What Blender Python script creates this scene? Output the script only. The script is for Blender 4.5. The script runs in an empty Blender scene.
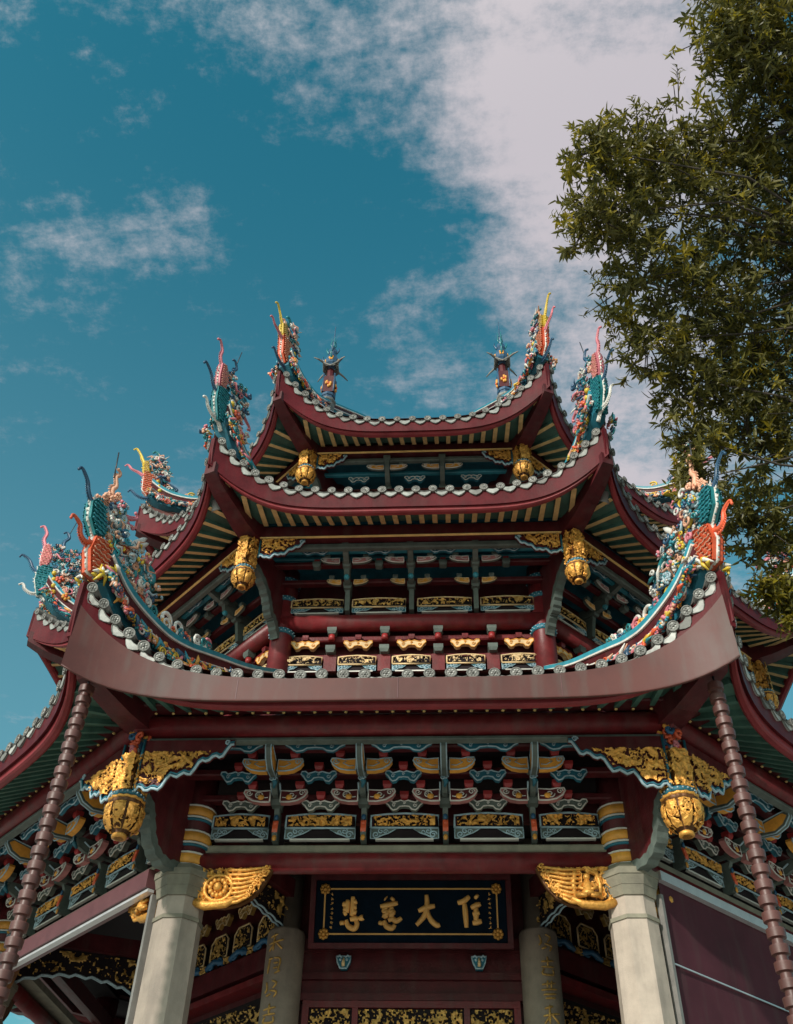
import bpy, math, random
from mathutils import Vector, Matrix, noise
from mathutils.geometry import tessellate_polygon
R = math.radians
PI = math.pi
T = math.tan(PI/8)
C8 = math.cos(PI/8)
rnd = random.Random(7)
sc = bpy.context.scene
col = sc.collection

# ------------------------------------------------------------------ materials
MATS = {}
def mat(name, c, rough=.5, metal=0., var=.25, scale=6., bump=.15, bscale=40., c2=None, coat=0., weather=0., spec=.5, fade=.22):
    m = bpy.data.materials.new(name); m.use_nodes = True
    nt = m.node_tree; nd = nt.nodes; ln = nt.links
    b = nd['Principled BSDF']
    b.inputs['Roughness'].default_value = rough
    b.inputs['Metallic'].default_value = metal
    b.inputs['Specular IOR Level'].default_value = spec
    if coat: b.inputs['Coat Weight'].default_value = coat; b.inputs['Coat Roughness'].default_value = .25
    tc = nd.new('ShaderNodeTexCoord')
    n1 = nd.new('ShaderNodeTexNoise'); n1.inputs['Scale'].default_value = scale; n1.inputs['Detail'].default_value = 6
    n1.inputs['Roughness'].default_value = .65
    ln.new(tc.outputs['Object'], n1.inputs['Vector'])
    mr = nd.new('ShaderNodeMapRange'); mr.inputs['From Min'].default_value = .32; mr.inputs['From Max'].default_value = .68
    ln.new(n1.outputs['Fac'], mr.inputs['Value'])
    mx = nd.new('ShaderNodeMix'); mx.data_type = 'RGBA'
    lo = c2 if c2 else tuple(v*(1-var) for v in c)
    hi = c if c2 else tuple(min(1, v*(1+var*.6)) for v in c)
    mx.inputs['A'].default_value = (*lo, 1); mx.inputs['B'].default_value = (*hi, 1)
    ln.new(mr.outputs['Result'], mx.inputs['Factor'])
    out = mx.outputs['Result']
    if weather:      # grime blotches and streaks that belong to the surface itself
        n3 = nd.new('ShaderNodeTexNoise'); n3.inputs['Scale'].default_value = 2.3; n3.inputs['Detail'].default_value = 9
        mp = nd.new('ShaderNodeMapping'); mp.inputs['Scale'].default_value = (3, 3, .5)
        ln.new(tc.outputs['Object'], mp.inputs['Vector']); ln.new(mp.outputs['Vector'], n3.inputs['Vector'])
        m3 = nd.new('ShaderNodeMapRange'); m3.inputs['From Min'].default_value = .5; m3.inputs['From Max'].default_value = .72
        m3.inputs['To Max'].default_value = weather
        ln.new(n3.outputs['Fac'], m3.inputs['Value'])
        mw = nd.new('ShaderNodeMix'); mw.data_type = 'RGBA'; mw.inputs['B'].default_value = (.09, .08, .07, 1)
        ln.new(m3.outputs['Result'], mw.inputs['Factor']); ln.new(out, mw.inputs['A']); out = mw.outputs['Result']
    oi = nd.new('ShaderNodeObjectInfo')          # each carved or painted piece has faded a little differently
    fr = nd.new('ShaderNodeMapRange'); fr.inputs['To Min'].default_value = 1-fade; fr.inputs['To Max'].default_value = 1+fade*.6
    ln.new(oi.outputs['Random'], fr.inputs['Value'])
    hs = nd.new('ShaderNodeHueSaturation'); ln.new(fr.outputs['Result'], hs.inputs['Value']); ln.new(out, hs.inputs['Color']); out = hs.outputs['Color']
    ln.new(out, b.inputs['Base Color'])
    if bump:
        n2 = nd.new('ShaderNodeTexNoise'); n2.inputs['Scale'].default_value = bscale; n2.inputs['Detail'].default_value = 5
        ln.new(tc.outputs['Object'], n2.inputs['Vector'])
        bp = nd.new('ShaderNodeBump'); bp.inputs['Strength'].default_value = bump; bp.inputs['Distance'].default_value = .02
        ln.new(n2.outputs['Fac'], bp.inputs['Height']); ln.new(bp.outputs['Normal'], b.inputs['Normal'])
        rr = nd.new('ShaderNodeMapRange'); rr.inputs['To Min'].default_value = max(.05, rough-.14); rr.inputs['To Max'].default_value = min(1, rough+.14)
        ln.new(n1.outputs['Fac'], rr.inputs['Value']); ln.new(rr.outputs['Result'], b.inputs['Roughness'])
    MATS[name] = m
    return m
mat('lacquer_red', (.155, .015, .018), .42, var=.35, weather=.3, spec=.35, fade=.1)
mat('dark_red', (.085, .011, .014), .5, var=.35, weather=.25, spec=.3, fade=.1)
mat('eave_red', (.098, .0085, .0125), .5, var=.4, scale=3, weather=.14, spec=.18, fade=.06)
mat('eave_red_trim', (.25, .036, .042), .45, var=.3, scale=3, weather=.2, spec=.25, fade=.06)
mat('gutter_metal', (.092, .028, .0235), .5, var=.22, scale=1.6, bump=.06, bscale=9, weather=.4, spec=.35)
mat('soffit_green', (.055, .135, .105), .6, var=.3)
mat('rafter_yellow', (.74, .52, .23), .6, var=.25)
mat('gilt', (.76, .37, .075), .45, metal=.45, var=.4, scale=14, bump=.35, bscale=60)
mat('gilt_dull', (.62, .36, .10), .45, metal=.45, var=.45, scale=14, bump=.4, bscale=60)
mat('grey_green', (.10, .125, .11), .6, var=.35)
mat('vermilion', (.34, .03, .03), .45, var=.3)
mat('pipe_dark', (.24, .225, .21), .5, var=.2, bump=.03, weather=.2)
mat('teal_paint', (.015, .14, .2), .55, var=.3)
mat('teal_bright', (.035, .27, .35), .4, var=.25)
mat('blue_paint', (.02, .1, .2), .5, var=.3)
mat('white_paint', (.62, .6, .55), .55, var=.2)
mat('blue_white', (.35, .48, .54), .55, var=.3)
mat('orange_paint', (.74, .33, .05), .5, var=.3)
mat('pink_paint', (.5, .2, .19), .5, var=.35)
mat('cream_paint', (.74, .52, .27), .55, var=.3)
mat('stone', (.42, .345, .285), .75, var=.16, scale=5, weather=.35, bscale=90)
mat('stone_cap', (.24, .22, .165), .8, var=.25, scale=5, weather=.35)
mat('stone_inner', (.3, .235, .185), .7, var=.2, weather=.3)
mat('tile_grey', (.21, .205, .19), .6, var=.4, scale=9, weather=.3)
mat('tile_pale', (.34, .35, .33), .6, var=.4, scale=9, weather=.4)
mat('tile_white', (.56, .55, .52), .55, var=.35, scale=9, weather=.4)
mat('roof_tile', (.17, .07, .06), .5, var=.4)
mat('rafter_end', (.85, .56, .2), .5)
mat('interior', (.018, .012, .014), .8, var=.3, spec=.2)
mat('gilt_gap_shade', (.13, .05, .012), .5, metal=.3, var=.4, scale=14, bump=.3)  # dark body under gilt openwork: shade of the carved gaps put into the colour
mat('sign_blue', (.003, .01, .02), .8, var=.3, spec=.08)
mat('sign_gold', (.95, .49, .14), .5, metal=.0, var=.2)
mat('coral', (.72, .115, .045), .4, var=.25)
mat('peach', (.72, .38, .25), .5, var=.25)
mat('rose', (.66, .2, .24), .5, var=.3)
mat('yellow_glaze', (.7, .48, .045), .4, var=.25)
mat('teal_glaze', (.02, .2, .22), .3, var=.35)
mat('navy_glaze', (.03, .09, .17), .35, var=.35)
mat('white_glaze', (.7, .67, .62), .4, var=.25)
mat('chain_brown', (.1, .038, .032), .45, var=.2, bump=.05)
mat('blind_cloth', (.075, .022, .032), .85, var=.25, scale=1.5, bump=.25, bscale=220, weather=.2, spec=.2)
mat('alu', (.6, .59, .6), .35, metal=.4, var=.1, bump=.03)
mat('box_brown', (.12, .045, .05), .45, var=.15, bump=.03)
mat('pipe_grey', (.33, .32, .31), .5, var=.15, bump=.03)
mat('black_metal', (.03, .03, .035), .4, bump=.0)
mat('wire', (.12, .16, .2), .5, bump=.0)
mat('bark', (.05, .038, .028), .85, var=.4, scale=12, bump=.6)
mat('paving', (.34, .32, .29), .8, var=.2, scale=1.5)
mat('ground_mat', (.48, .45, .40), .85, var=.2, scale=.6)

def leaf_mat(name, c, c2, tr=.45):
    m = bpy.data.materials.new(name); m.use_nodes = True
    nt = m.node_tree; nd = nt.nodes; ln = nt.links
    b = nd['Principled BSDF']; b.inputs['Roughness'].default_value = .45
    g = nd.new('ShaderNodeNewGeometry')
    mx = nd.new('ShaderNodeMix'); mx.data_type = 'RGBA'
    mx.inputs['A'].default_value = (*c, 1); mx.inputs['B'].default_value = (*c2, 1)
    ln.new(g.outputs['Random Per Island'], mx.inputs['Factor'])
    ln.new(mx.outputs['Result'], b.inputs['Base Color'])
    t = nd.new('ShaderNodeBsdfTranslucent'); ln.new(mx.outputs['Result'], t.inputs['Color'])
    s = nd.new('ShaderNodeMixShader'); s.inputs[0].default_value = tr
    ln.new(b.outputs[0], s.inputs[1]); ln.new(t.outputs[0], s.inputs[2])
    ln.new(s.outputs[0], nd['Material Output'].inputs[0])
    MATS[name] = m
leaf_mat('leaf_dark', (.075, .075, .022), (.21, .185, .035))
leaf_mat('leaf_young_lit', (.2, .17, .018), (.38, .29, .02), .5)  # yellow young leaves, and sunlit leaves painted in a lighter tone

# ------------------------------------------------------------------ mesh builder
class MB:
    def __init__(s, *mats):
        s.v = []; s.f = []; s.mi = []; s.mats = list(mats); s.M = None; s.smooth = []
    def mid(s, m):
        if m not in s.mats: s.mats.append(m)
        return s.mats.index(m)
    def add(s, vs, fs, m=None, smooth=False):
        o = len(s.v); i = 0 if m is None else s.mid(m)
        for p in vs:
            p = Vector(p)
            s.v.append(s.M @ p if s.M else p)
        for f in fs:
            s.f.append([k+o for k in f]); s.mi.append(i); s.smooth.append(smooth)
        return s
    def box(s, x0, x1, y0, y1, z0, z1, m=None, mbottom=None, chamfer=0):
        vs = [(x0,y0,z0),(x1,y0,z0),(x1,y1,z0),(x0,y1,z0),(x0,y0,z1),(x1,y0,z1),(x1,y1,z1),(x0,y1,z1)]
        fs = [(4,5,6,7),(0,1,5,4),(1,2,6,5),(2,3,7,6),(3,0,4,7)]
        s.add(vs, fs, m); s.add(vs[:4], [(3,2,1,0)], mbottom or m)
        return s
    def tube(s, pts, rad, m=None, n=6, cap=True, flat=None):
        pts = [Vector(p) for p in pts]
        N = len(pts)
        rs = rad if isinstance(rad, (list, tuple)) else [rad]*N
        vs = []; fs = []
        up = None
        for i, p in enumerate(pts):
            t = (pts[min(i+1, N-1)] - pts[max(i-1, 0)])
            if t.length < 1e-9: t = Vector((0,0,1))
            t.normalize()
            if up is None:
                up = Vector((0,0,1)) if abs(t.z) < .9 else Vector((1,0,0))
            a = up - t*up.dot(t)
            if a.length < 1e-6: a = t.orthogonal()
            a.normalize(); up = a
            b = t.cross(a)
            for k in range(n):
                q = 2*PI*k/n
                vs.append(p + (a*math.cos(q) + b*math.sin(q)*(flat or 1))*rs[i])
        for i in range(N-1):
            for k in range(n):
                k2 = (k+1) % n
                fs.append((i*n+k, i*n+k2, (i+1)*n+k2, (i+1)*n+k))
        if cap:
            fs.append(tuple(range(n-1, -1, -1))); fs.append(tuple((N-1)*n+k for k in range(n)))
        return s.add(vs, fs, m, True)
    def lathe(s, prof, m=None, n=16, c=(0,0,0), mod=None, cap=True, sharp=False):
        if sharp:
            for p0, p1 in zip(prof[:-1], prof[1:]):
                s.lathe([p0, p1], m, n, c, mod, False)
            return s
        vs = []; fs = []
        for i, (r, z) in enumerate(prof):
            for k in range(n):
                q = 2*PI*k/n
                rr = r*(mod(q, i) if mod else 1)
                vs.append((c[0]+rr*math.cos(q), c[1]+rr*math.sin(q), c[2]+z))
        for i in range(len(prof)-1):
            for k in range(n):
                k2 = (k+1) % n
                fs.append((i*n+k, i*n+k2, (i+1)*n+k2, (i+1)*n+k))
        if cap:
            fs.append(tuple(range(n-1, -1, -1))); L = (len(prof)-1)*n; fs.append(tuple(L+k for k in range(n)))
        return s.add(vs, fs, m, n > 10)
    def prism(s, poly, fn, d0, d1, m=None, mside=None):
        """poly in (u,v); fn(u,v,d) -> 3D point"""
        n = len(poly)
        tri = tessellate_polygon([[Vector((u, v, 0)) for u, v in poly]])
        A = [fn(u, v, d0) for u, v in poly]; B = [fn(u, v, d1) for u, v in poly]
        s.add(A, [tuple(t) for t in tri], m); s.add(B, [tuple(reversed(t)) for t in tri], m)
        s.add(A+B, [(i, (i+1) % n, n+(i+1) % n, n+i) for i in range(n)], mside or m)
        return s
    def ball(s, c, r, m=None, n=6, k=4, sq=(1,1,1)):
        c = Vector(c); vs = [c+Vector((0,0,r*sq[2]))]; fs = []
        for i in range(1, k):
            ph = PI*i/k
            for j in range(n):
                q = 2*PI*j/n
                vs.append(c+Vector((r*sq[0]*math.sin(ph)*math.cos(q), r*sq[1]*math.sin(ph)*math.sin(q), r*sq[2]*math.cos(ph))))
        vs.append(c-Vector((0,0,r*sq[2])))
        for j in range(n):
            fs.append((0, 1+j, 1+(j+1) % n)); L = len(vs)-1; o = 1+(k-2)*n
            fs.append((L, o+(j+1) % n, o+j))
        for i in range(k-2):
            for j in range(n):
                a = 1+i*n
                fs.append((a+j, a+n+j, a+n+(j+1) % n, a+(j+1) % n))
        return s.add(vs, fs, m, True)
    def relief(s, poly, fn, hf, d, m=None, smooth=True):
        """height field over polygon (u,v); hf -> height or None for a hole; fn(u,v,h)"""
        us = [p[0] for p in poly]; vs_ = [p[1] for p in poly]
        u0, u1, v0, v1 = min(us), max(us), min(vs_), max(vs_)
        nu = max(2, int((u1-u0)/d)); nv = max(2, int((v1-v0)/d))
        idx = {}; V = []; F = []
        def inside(u, v):
            c = False; n = len(poly); j = n-1
            for i in range(n):
                (xi, yi), (xj, yj) = poly[i], poly[j]
                if (yi > v) != (yj > v) and u < (xj-xi)*(v-yi)/(yj-yi+1e-12)+xi: c = not c
                j = i
            return c
        for i in range(nu+1):
            for j in range(nv+1):
                u = u0+(u1-u0)*i/nu; v = v0+(v1-v0)*j/nv
                if inside(u, v):
                    h = hf(u, v)
                    if h is not None:
                        idx[i, j] = len(V); V.append(fn(u, v, h))
        for i in range(nu):
            for j in range(nv):
                q = [(i, j), (i+1, j), (i+1, j+1), (i, j+1)]
                if all(k in idx for k in q): F.append(tuple(idx[k] for k in q))
        if F: s.add(V, F, m, smooth)
        return s
    def build(s, name, parent=None, loc=(0,0,0), rz=0, label=None):
        me = bpy.data.meshes.new(name)
        me.from_pydata([tuple(p) for p in s.v], [], s.f)
        for m in s.mats: me.materials.append(MATS[m])
        me.polygons.foreach_set('material_index', s.mi)
        me.polygons.foreach_set('use_smooth', s.smooth)
        me.update()
        o = bpy.data.objects.new(name, me); col.objects.link(o)
        o.location = loc; o.rotation_euler = (0, 0, rz)
        if parent: o.parent = parent
        if label: o['label'] = label
        return o
def empty(name, loc=(0,0,0), rz=0, parent=None):
    o = bpy.data.objects.new(name, None); col.objects.link(o)
    o.empty_display_size = .2; o.location = loc; o.rotation_euler = (0, 0, rz)
    if parent: o.parent = parent
    return o
def tag(o, label, cat, group=None, kind=None):
    if label: o['label'] = label
    if cat: o['category'] = cat
    if group: o['group'] = group
    if kind: o['kind'] = kind
    return o
def copy_tree(o, parent=None, rz=None, loc=None):
    c = o.copy(); col.objects.link(c)
    if parent is not None: c.parent = parent
    if rz is not None: c.rotation_euler = (0, 0, rz)
    if loc is not None: c.location = loc
    for ch in list(o.children): copy_tree(ch, c)
    return c
def rotp(p, a):
    c, s_ = math.cos(a), math.sin(a)
    return (p[0]*c-p[1]*s_, p[0]*s_+p[1]*c, p[2])
F45 = PI/4
DET = (-1, 0, 1)          # the three faces the street sees in full
def spread(o, ks, base_loc=(0,0,0), base_rz=0):
    """copies of a part of face 0 on the other faces"""
    for k in ks:
        if k: copy_tree(o, o.parent, base_rz+k*F45, rotp(base_loc, k*F45))

# ------------------------------------------------------------------ carving helpers
def gilt_h(seed, fr, hgt, thr=.5):
    def h(u, v):
        p = Vector((u*fr+seed*7.3, v*fr, seed))
        w = Vector((noise.noise(p*.9), noise.noise(p*.9+Vector((5, 3, 1))), 0))
        q = p+w*1.1
        r = 1-abs(noise.noise(q*1.0))*2.6
        r2 = 1-abs(noise.noise(q*2.1+Vector((9, 2, 4))))*2.2
        k = max(r, r2*.8)
        if k < thr: return None
        return hgt*(.35+(k-thr)/(1-thr)*.65)
    return h
def front(a):                     # face plane: u = x, v = z, d = out of the wall
    return lambda u, v, d: (u, -(a+d), v)
def spiral(c, r, turns, sgn=1, st=0., n=14, plane='xz'):
    pts = []
    for i in range(n):
        t = i/(n-1); q = st+sgn*turns*2*PI*t; rr = r*(1-.8*t)
        du, dv = rr*math.cos(q), rr*math.sin(q)
        if plane == 'xz': pts.append((c[0]+du, c[1], c[2]+dv))
        else: pts.append((c[0], c[1]+du, c[2]+dv))
    return pts
def outline(mb, poly, fn, d, r, m, closed=True, n=5):
    pts = [fn(u, v, d) for u, v in poly]
    if closed: pts.append(pts[0])
    mb.tube(pts, r, m, n=n)

def cloud_arm(mb, a, z0, z1, g, w, body, edge, fill, th=.09, curls=True, sides=(-1, 1)):
    """cloud-headed bracket arm beside x = 0"""
    h = z1-z0
    for sg in sides:
        poly = [(g, 0), (g, .95), (.55*w, .88), (.78*w, 1.0), (.97*w, 1.0), (1.0*w, .78), (.9*w, .42), (.7*w, .12), (.45*w, 0)]
        poly = [(sg*u, z0+v*h) for u, v in poly]
        fn = front(a)
        mb.prism(poly, fn, -th, 0, body)
        inner = [(u*.9+sg*.02*w, z0+.5*h+(v-z0-.5*h)*.8) for u, v in poly]
        mb.prism(inner, fn, .001, .006, fill)
        outline(mb, poly, fn, .0, .0095, edge)
        if curls:
            mb.tube(spiral((sg*.83*w, -(a+.008), z0+.72*h), .17*h+.012, 1.3, sg), .0065, edge, n=4)
            mb.tube([(sg*(g+.02), -(a+.008), z0+.35*h), (sg*.4*w, -(a+.01), z0+.3*h), (sg*.6*w, -(a+.01), z0+.55*h), (sg*.5*w, -(a+.008), z0+.7*h)], .006, edge, n=4)
    return mb
def scallop(mb, cx, a, z0, z1, w, body, edge, th=.07):
    h = z1-z0
    half = [(0, .42), (.13, .36), (.2, .08), (.3, 0), (.36, .18), (.42, .5), (.5, .72), (.48, .98), (.38, 1), (.3, .78), (.2, .86), (.1, .98), (0, .86)]
    poly = [(cx+u*w, z0+v*h) for u, v in half] + [(cx-u*w, z0+v*h) for u, v in reversed(half[1:-1])]
    fn = front(a)
    mb.prism(poly, fn, -th, 0, body)
    outline(mb, poly, fn, 0, .009, edge)
    for sg in (-1, 1):
        mb.tube(spiral((cx+sg*.28*w, -(a+.006), z0+.48*h), .2*h, 1.2, -sg, .5), .006, edge, n=4)
    mb.tube(spiral((cx, -(a+.006), z0+.66*h), .12*h, 1.2), .006, edge, n=4)
    return mb
def dou(mb, x, a, z, s, m):       # bearing block, wider on top
    vs = []
    for zz, k in ((z, .72), (z+s*.35, 1), (z+s*.8, 1)):
        for sx, sy in ((-1,-1),(1,-1),(1,1),(-1,1)): vs.append((x+sx*s*.5*k, -a+sy*s*.5*k, zz))
    fs = [(3,2,1,0),(8,9,10,11)]
    for i in range(2):
        for k in range(4):
            fs.append((i*4+k, i*4+(k+1) % 4, i*4+4+(k+1) % 4, i*4+4+k))
    mb.add(vs, fs, m)

# ================================================================== SETTING
g = MB('ground_mat')
g.add([(-1500,-1500,0),(1500,-1500,0),(1500,1500,0),(-1500,1500,0)], [(0,1,2,3)])
tag(g.build('ground'), 'pale stone courtyard ground around the temple', 'ground', kind='structure')

# ================================================================== PAVILION
PAV = empty('temple_pavilion')
tag(PAV, 'octagonal three-tiered red temple pavilion with upturned eaves and gilded brackets', 'temple')
# plinth with steps
p = MB('paving')
def octa(mb, a, z0, z1, m):
    r = a/C8
    mb.lathe([(r, z0), (r, z1)], m, n=8)
def octa_rot(mb, a, z0, z1, m=None, inner=None):
    r = a/C8
    vs = []
    for z in (z0, z1):
        for k in range(8):
            q = -PI/2+PI/8+k*PI/4
            vs.append((r*math.cos(q), r*math.sin(q), z))
    fs = [(k, (k+1) % 8, 8+(k+1) % 8, 8+k) for k in range(8)]
    fs += [tuple(range(8, 16)), tuple(range(7, -1, -1))]
    mb.add(vs, fs, m)
octa_rot(p, 7.2, 0, .3); octa_rot(p, 6.9, .3, .45); octa_rot(p, 6.6, .45, .6)
p.build('plinth', PAV)

# ---------------------------------------------------------------- eaves and roofs
TIERS = [
 dict(a=7.71, F=.516, q=7.5, tile=7.215, Rt=.95, pt=6.6, fb=7.05, Rf=.52, lo_a=7.57, lo=7.00, Rl=.48, in_a=6.97, in_z=7.40, top_a=4.78, top_z=9.22, n_raft=36, pitch=.22),
 dict(a=6.413, F=.431, q=6.0, tile=11.244, Rt=.80, pt=5.3, fb=11.03, Rf=.52, lo_a=6.283, lo=11.0, Rl=.54, in_a=5.75, in_z=11.36, top_a=3.75, top_z=12.75, n_raft=27, pitch=.235),
 dict(a=5.313, F=.374, q=5.5, tile=14.07, Rt=1.02, pt=3.6, fb=13.89, Rf=.64, lo_a=5.18, lo=13.89, Rl=.66, in_a=4.55, in_z=14.42, top_a=.15, top_z=18.9, n_raft=21, pitch=.25),
]
def apow(s, p_): return abs(s)**p_
def edge_pt(t, a, z, Rr, s):
    a2 = a+t['F']*abs(s)**t['q']
    return (s*a2*T, -a2, z+Rr*apow(s, t['pt']))
def roof_pt(t, s, u):
    a = t['a']+(t['top_a']-t['a'])*u+t['F']*abs(s)**t['q']*(1-u)**2
    z = t['tile']+.13+(t['top_z']-t['tile']-.13)*u**1.25+t['Rt']*abs(s)**t['pt']*(1-u)**3.3
    return (s*a*T, -a, z)
def soffit_line(t, s):
    """outer and inner end of one rafter line under the eave"""
    O = Vector(edge_pt(t, t['lo_a'], t['lo']+.05, t['Rl'], s))
    ah = max(t['in_a'], abs(O.x)/T)
    k = min(1, (ah-t['in_a'])/(t['lo_a']+t['F']-t['in_a']))
    zi = t['in_z']+(t['lo']+.05+t['Rl']-t['in_z'])*k
    return O, Vector((O.x, -ah, zi))

for ti, t in enumerate(TIERS):
    p_ = t['pt']
    NS = 48
    ss = [-1+2*i/NS for i in range(NS+1)]
    # soffit boarding: the eave part itself
    e = MB('soffit_green')
    nu = 4; vs = []
    for j in range(nu+1):
        for s in ss:
            O, I = soffit_line(t, s); vs.append(O.lerp(I, j/nu))
    fs = [(j*(NS+1)+i, (j+1)*(NS+1)+i, (j+1)*(NS+1)+i+1, j*(NS+1)+i+1) for j in range(nu) for i in range(NS)]
    e.add(vs, fs, None, True)
    eave = e.build('eave', PAV)
    # fascia boards, every face of the profile its own strip so the arrises stay crisp
    f = MB('eave_red', 'eave_red_trim')
    a0 = t['a']; l0 = t['lo_a']
    fp_ = [(a0-.12, t['tile']+.10, t['Rt']), (a0, t['tile']+.06, t['Rt']), (a0, t['tile'], t['Rt']), (a0-.012, t['fb'], t['Rf']), (l0+.07, t['fb']+.02, t['Rf'])]
    lp_ = [(l0+.07, t['fb']+.045, t['Rf']), (l0+.085, t['fb']+.012, t['Rf']), (l0+.08, t['lo']-.015, t['Rl']), (l0+.055, t['lo']-.03, t['Rl']), (l0, t['lo']-.03, t['Rl']), (l0-.03, t['lo'], t['Rl']), (l0-.03, t['lo']+.07, t['Rl'])]
    for prof, m in ((fp_, 'eave_red'), (lp_, 'eave_red_trim')):
        for (p0, p1) in zip(prof[:-1], prof[1:]):
            vs = [edge_pt(t, *p0, s) for s in ss]+[edge_pt(t, *p1, s) for s in ss]
            f.add(vs, [(i, i+1, NS+1+i+1, NS+1+i) for i in range(NS)], m, True)
    fo = f.build('fascia', eave)
    # rafters
    rf = MB('soffit_green', 'rafter_yellow')
    n = t['n_raft']
    for i in range(n):
        s = (i+.5-n/2)/(n/2)*.985
        O, I = soffit_line(t, s)
        L_ = (O-I).length
        if L_ < .22: continue
        O = O.lerp(I, .04); I = I.lerp(O, .02 if abs(O.x) < t['in_a']*T else .13/L_)
        w = .036 if ti else .028; dp = .06
        ring = []
        for P in (O, I): ring += [P+Vector((-w, 0, .01)), P+Vector((-w, 0, -dp)), P+Vector((w, 0, -dp)), P+Vector((w, 0, .01))]
        rf.add(ring, [(0, 4, 5, 1), (2, 6, 7, 3), (0, 1, 2, 3), (7, 6, 5, 4)], 'soffit_green')
        rf.add(ring, [(1, 5, 6, 2)], 'rafter_yellow' if ti else 'soffit_green')
        if ti == 0: rf.ball(I+Vector((0, -.01, -.07)), .022, 'rafter_end', 6, 4)
    ra = rf.build('rafters', eave)
    # eave tiles: round end discs and drip shields
    et = MB('tile_grey', 'tile_white', 'roof_tile')
    L = t['a']*T*2; nt_ = int(L/t['pitch']) | 1
    smp = [-1+2*i/400 for i in range(401)]
    cum = [0]
    for i in range(400):
        cum.append(cum[-1]+(Vector(edge_pt(t, t['a'], t['tile'], t['Rt'], smp[i+1]))-Vector(edge_pt(t, t['a'], t['tile'], t['Rt'], smp[i]))).length)
    nt_ = int(cum[-1]/t['pitch'])
    def s_at(d):
        for i in range(400):
            if cum[i+1] >= d: return smp[i]+(smp[i+1]-smp[i])*(d-cum[i])/max(1e-9, cum[i+1]-cum[i])
        return 1.
    jr = random.Random(11+ti)
    for i in range(nt_*2+1):
        d = cum[-1]*(i+.0)/(nt_*2)
        if i in (0, nt_*2): continue
        s = s_at(d)
        P = Vector(edge_pt(t, t['a'], t['tile'], t['Rt'], s)); Q = Vector(edge_pt(t, t['a'], t['tile'], t['Rt'], min(1, s+.01)))
        tg = (Q-P).normalized() if (Q-P).length > 1e-6 else Vector((1, 0, 0))
        out = Vector((0, -1, 0)); up = tg.cross(out)*-1
        if up.z < 0: up = -up
        fn = lambda u, v, dd, P=P, tg=tg, up=up: P+tg*u+up*v+out*dd
        if i % 2:
            r = .056+jr.uniform(-.004, .004); jz = jr.uniform(-.008, .008)
            disc = [(r*math.cos(q*PI/6), .085+jz+r*math.sin(q*PI/6)) for q in range(12)]
            et.prism(disc, fn, -.3, .035, 'tile_grey')
            outline(et, disc, fn, .035, .009, 'tile_grey', n=4)
            for q in range(6): et.ball(fn(r*.5*math.cos(q*PI/3), .085+jz+r*.5*math.sin(q*PI/3), .036), r*.2, 'tile_white' if jr.random() < .5 else 'tile_grey', 5, 3)
            et.ball(fn(0, .085+jz, .04), r*.26, 'tile_grey', 5, 3)
        else:
            jz = jr.uniform(-.01, .01); tl = jr.uniform(-.03, .03)
            sh = [(-.105, .075), (-.085, .01), (-.045, -.028), (0, -.05), (.045, -.028), (.085, .01), (.105, .075), (.06, .05), (0, .038), (-.06, .05)]
            sh = [(u, v+jz+u*tl) for u, v in sh]
            et.prism(sh, fn, -.012, .02+jr.uniform(-.01, .01), ('tile_pale' if ti else 'tile_white') if jr.random() < .78 else 'tile_grey')
            outline(et, sh, fn, .022, .006, 'tile_grey', n=4)
    eo = et.build('eave_tiles', eave)
    spread(eave, range(1, 8))
    # corner rafters at each hip, a bell hook on none
    for j in range(8):
        b = MB('dark_red', 'eave_red')
        r0 = t['in_a']/C8-.25; r1 = (t['a']+t['F'])/C8-.02
        z_out = t['lo']+t['Rl']; z_in = t['in_z']
        pr = [(r0, z_in-.02, .15), (r0+.35*(r1-r0), z_in+.35*(z_out-z_in)-.06, .13), (r0+.75*(r1-r0), z_in+.75*(z_out-z_in)-.03, .11), (r1-(.34 if ti == 0 else .05), z_out+(-.05 if ti == 0 else .02), .085)]
        vs = []
        for (r, z, w) in pr:
            vs += [(-w, -r, z+.05), (-w, -r, z-.27*(w/.15)), (w, -r, z-.27*(w/.15)), (w, -r, z+.05)]
        fs = []
        for i in range(len(pr)-1):
            for k in range(4): fs.append((i*4+k, i*4+(k+1) % 4, i*4+4+(k+1) % 4, i*4+4+k))
        fs += [(0, 1, 2, 3), (15, 14, 13, 12)]
        b.add(vs, fs, 'dark_red')
        # nose board closing the upturned corner
        zt = t['tile']+t['Rt']+.05
        nose = [(r1-.12, z_out+.03), (r1-.02, z_out+.03), (r1+.012, z_out+.5*(zt-z_out)), (r1+.02, zt-.02), (r1-.12, zt-.02)]
        b.prism(nose, lambda u, v, d: (d, -u, v), -.03, .03, 'eave_red')
        b.build('corner_rafter', PAV, rz=(j+.5)*F45) if j == 0 else None
        if j == 0: cr = [o for o in PAV.children if o.name.startswith('corner_rafter')][-1]
        else: copy_tree(cr, PAV, (j+.5)*F45)
    # roof surface with tile ribs, all eight slopes in one roof
    rm = MB('roof_tile', 'tile_grey')
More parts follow.
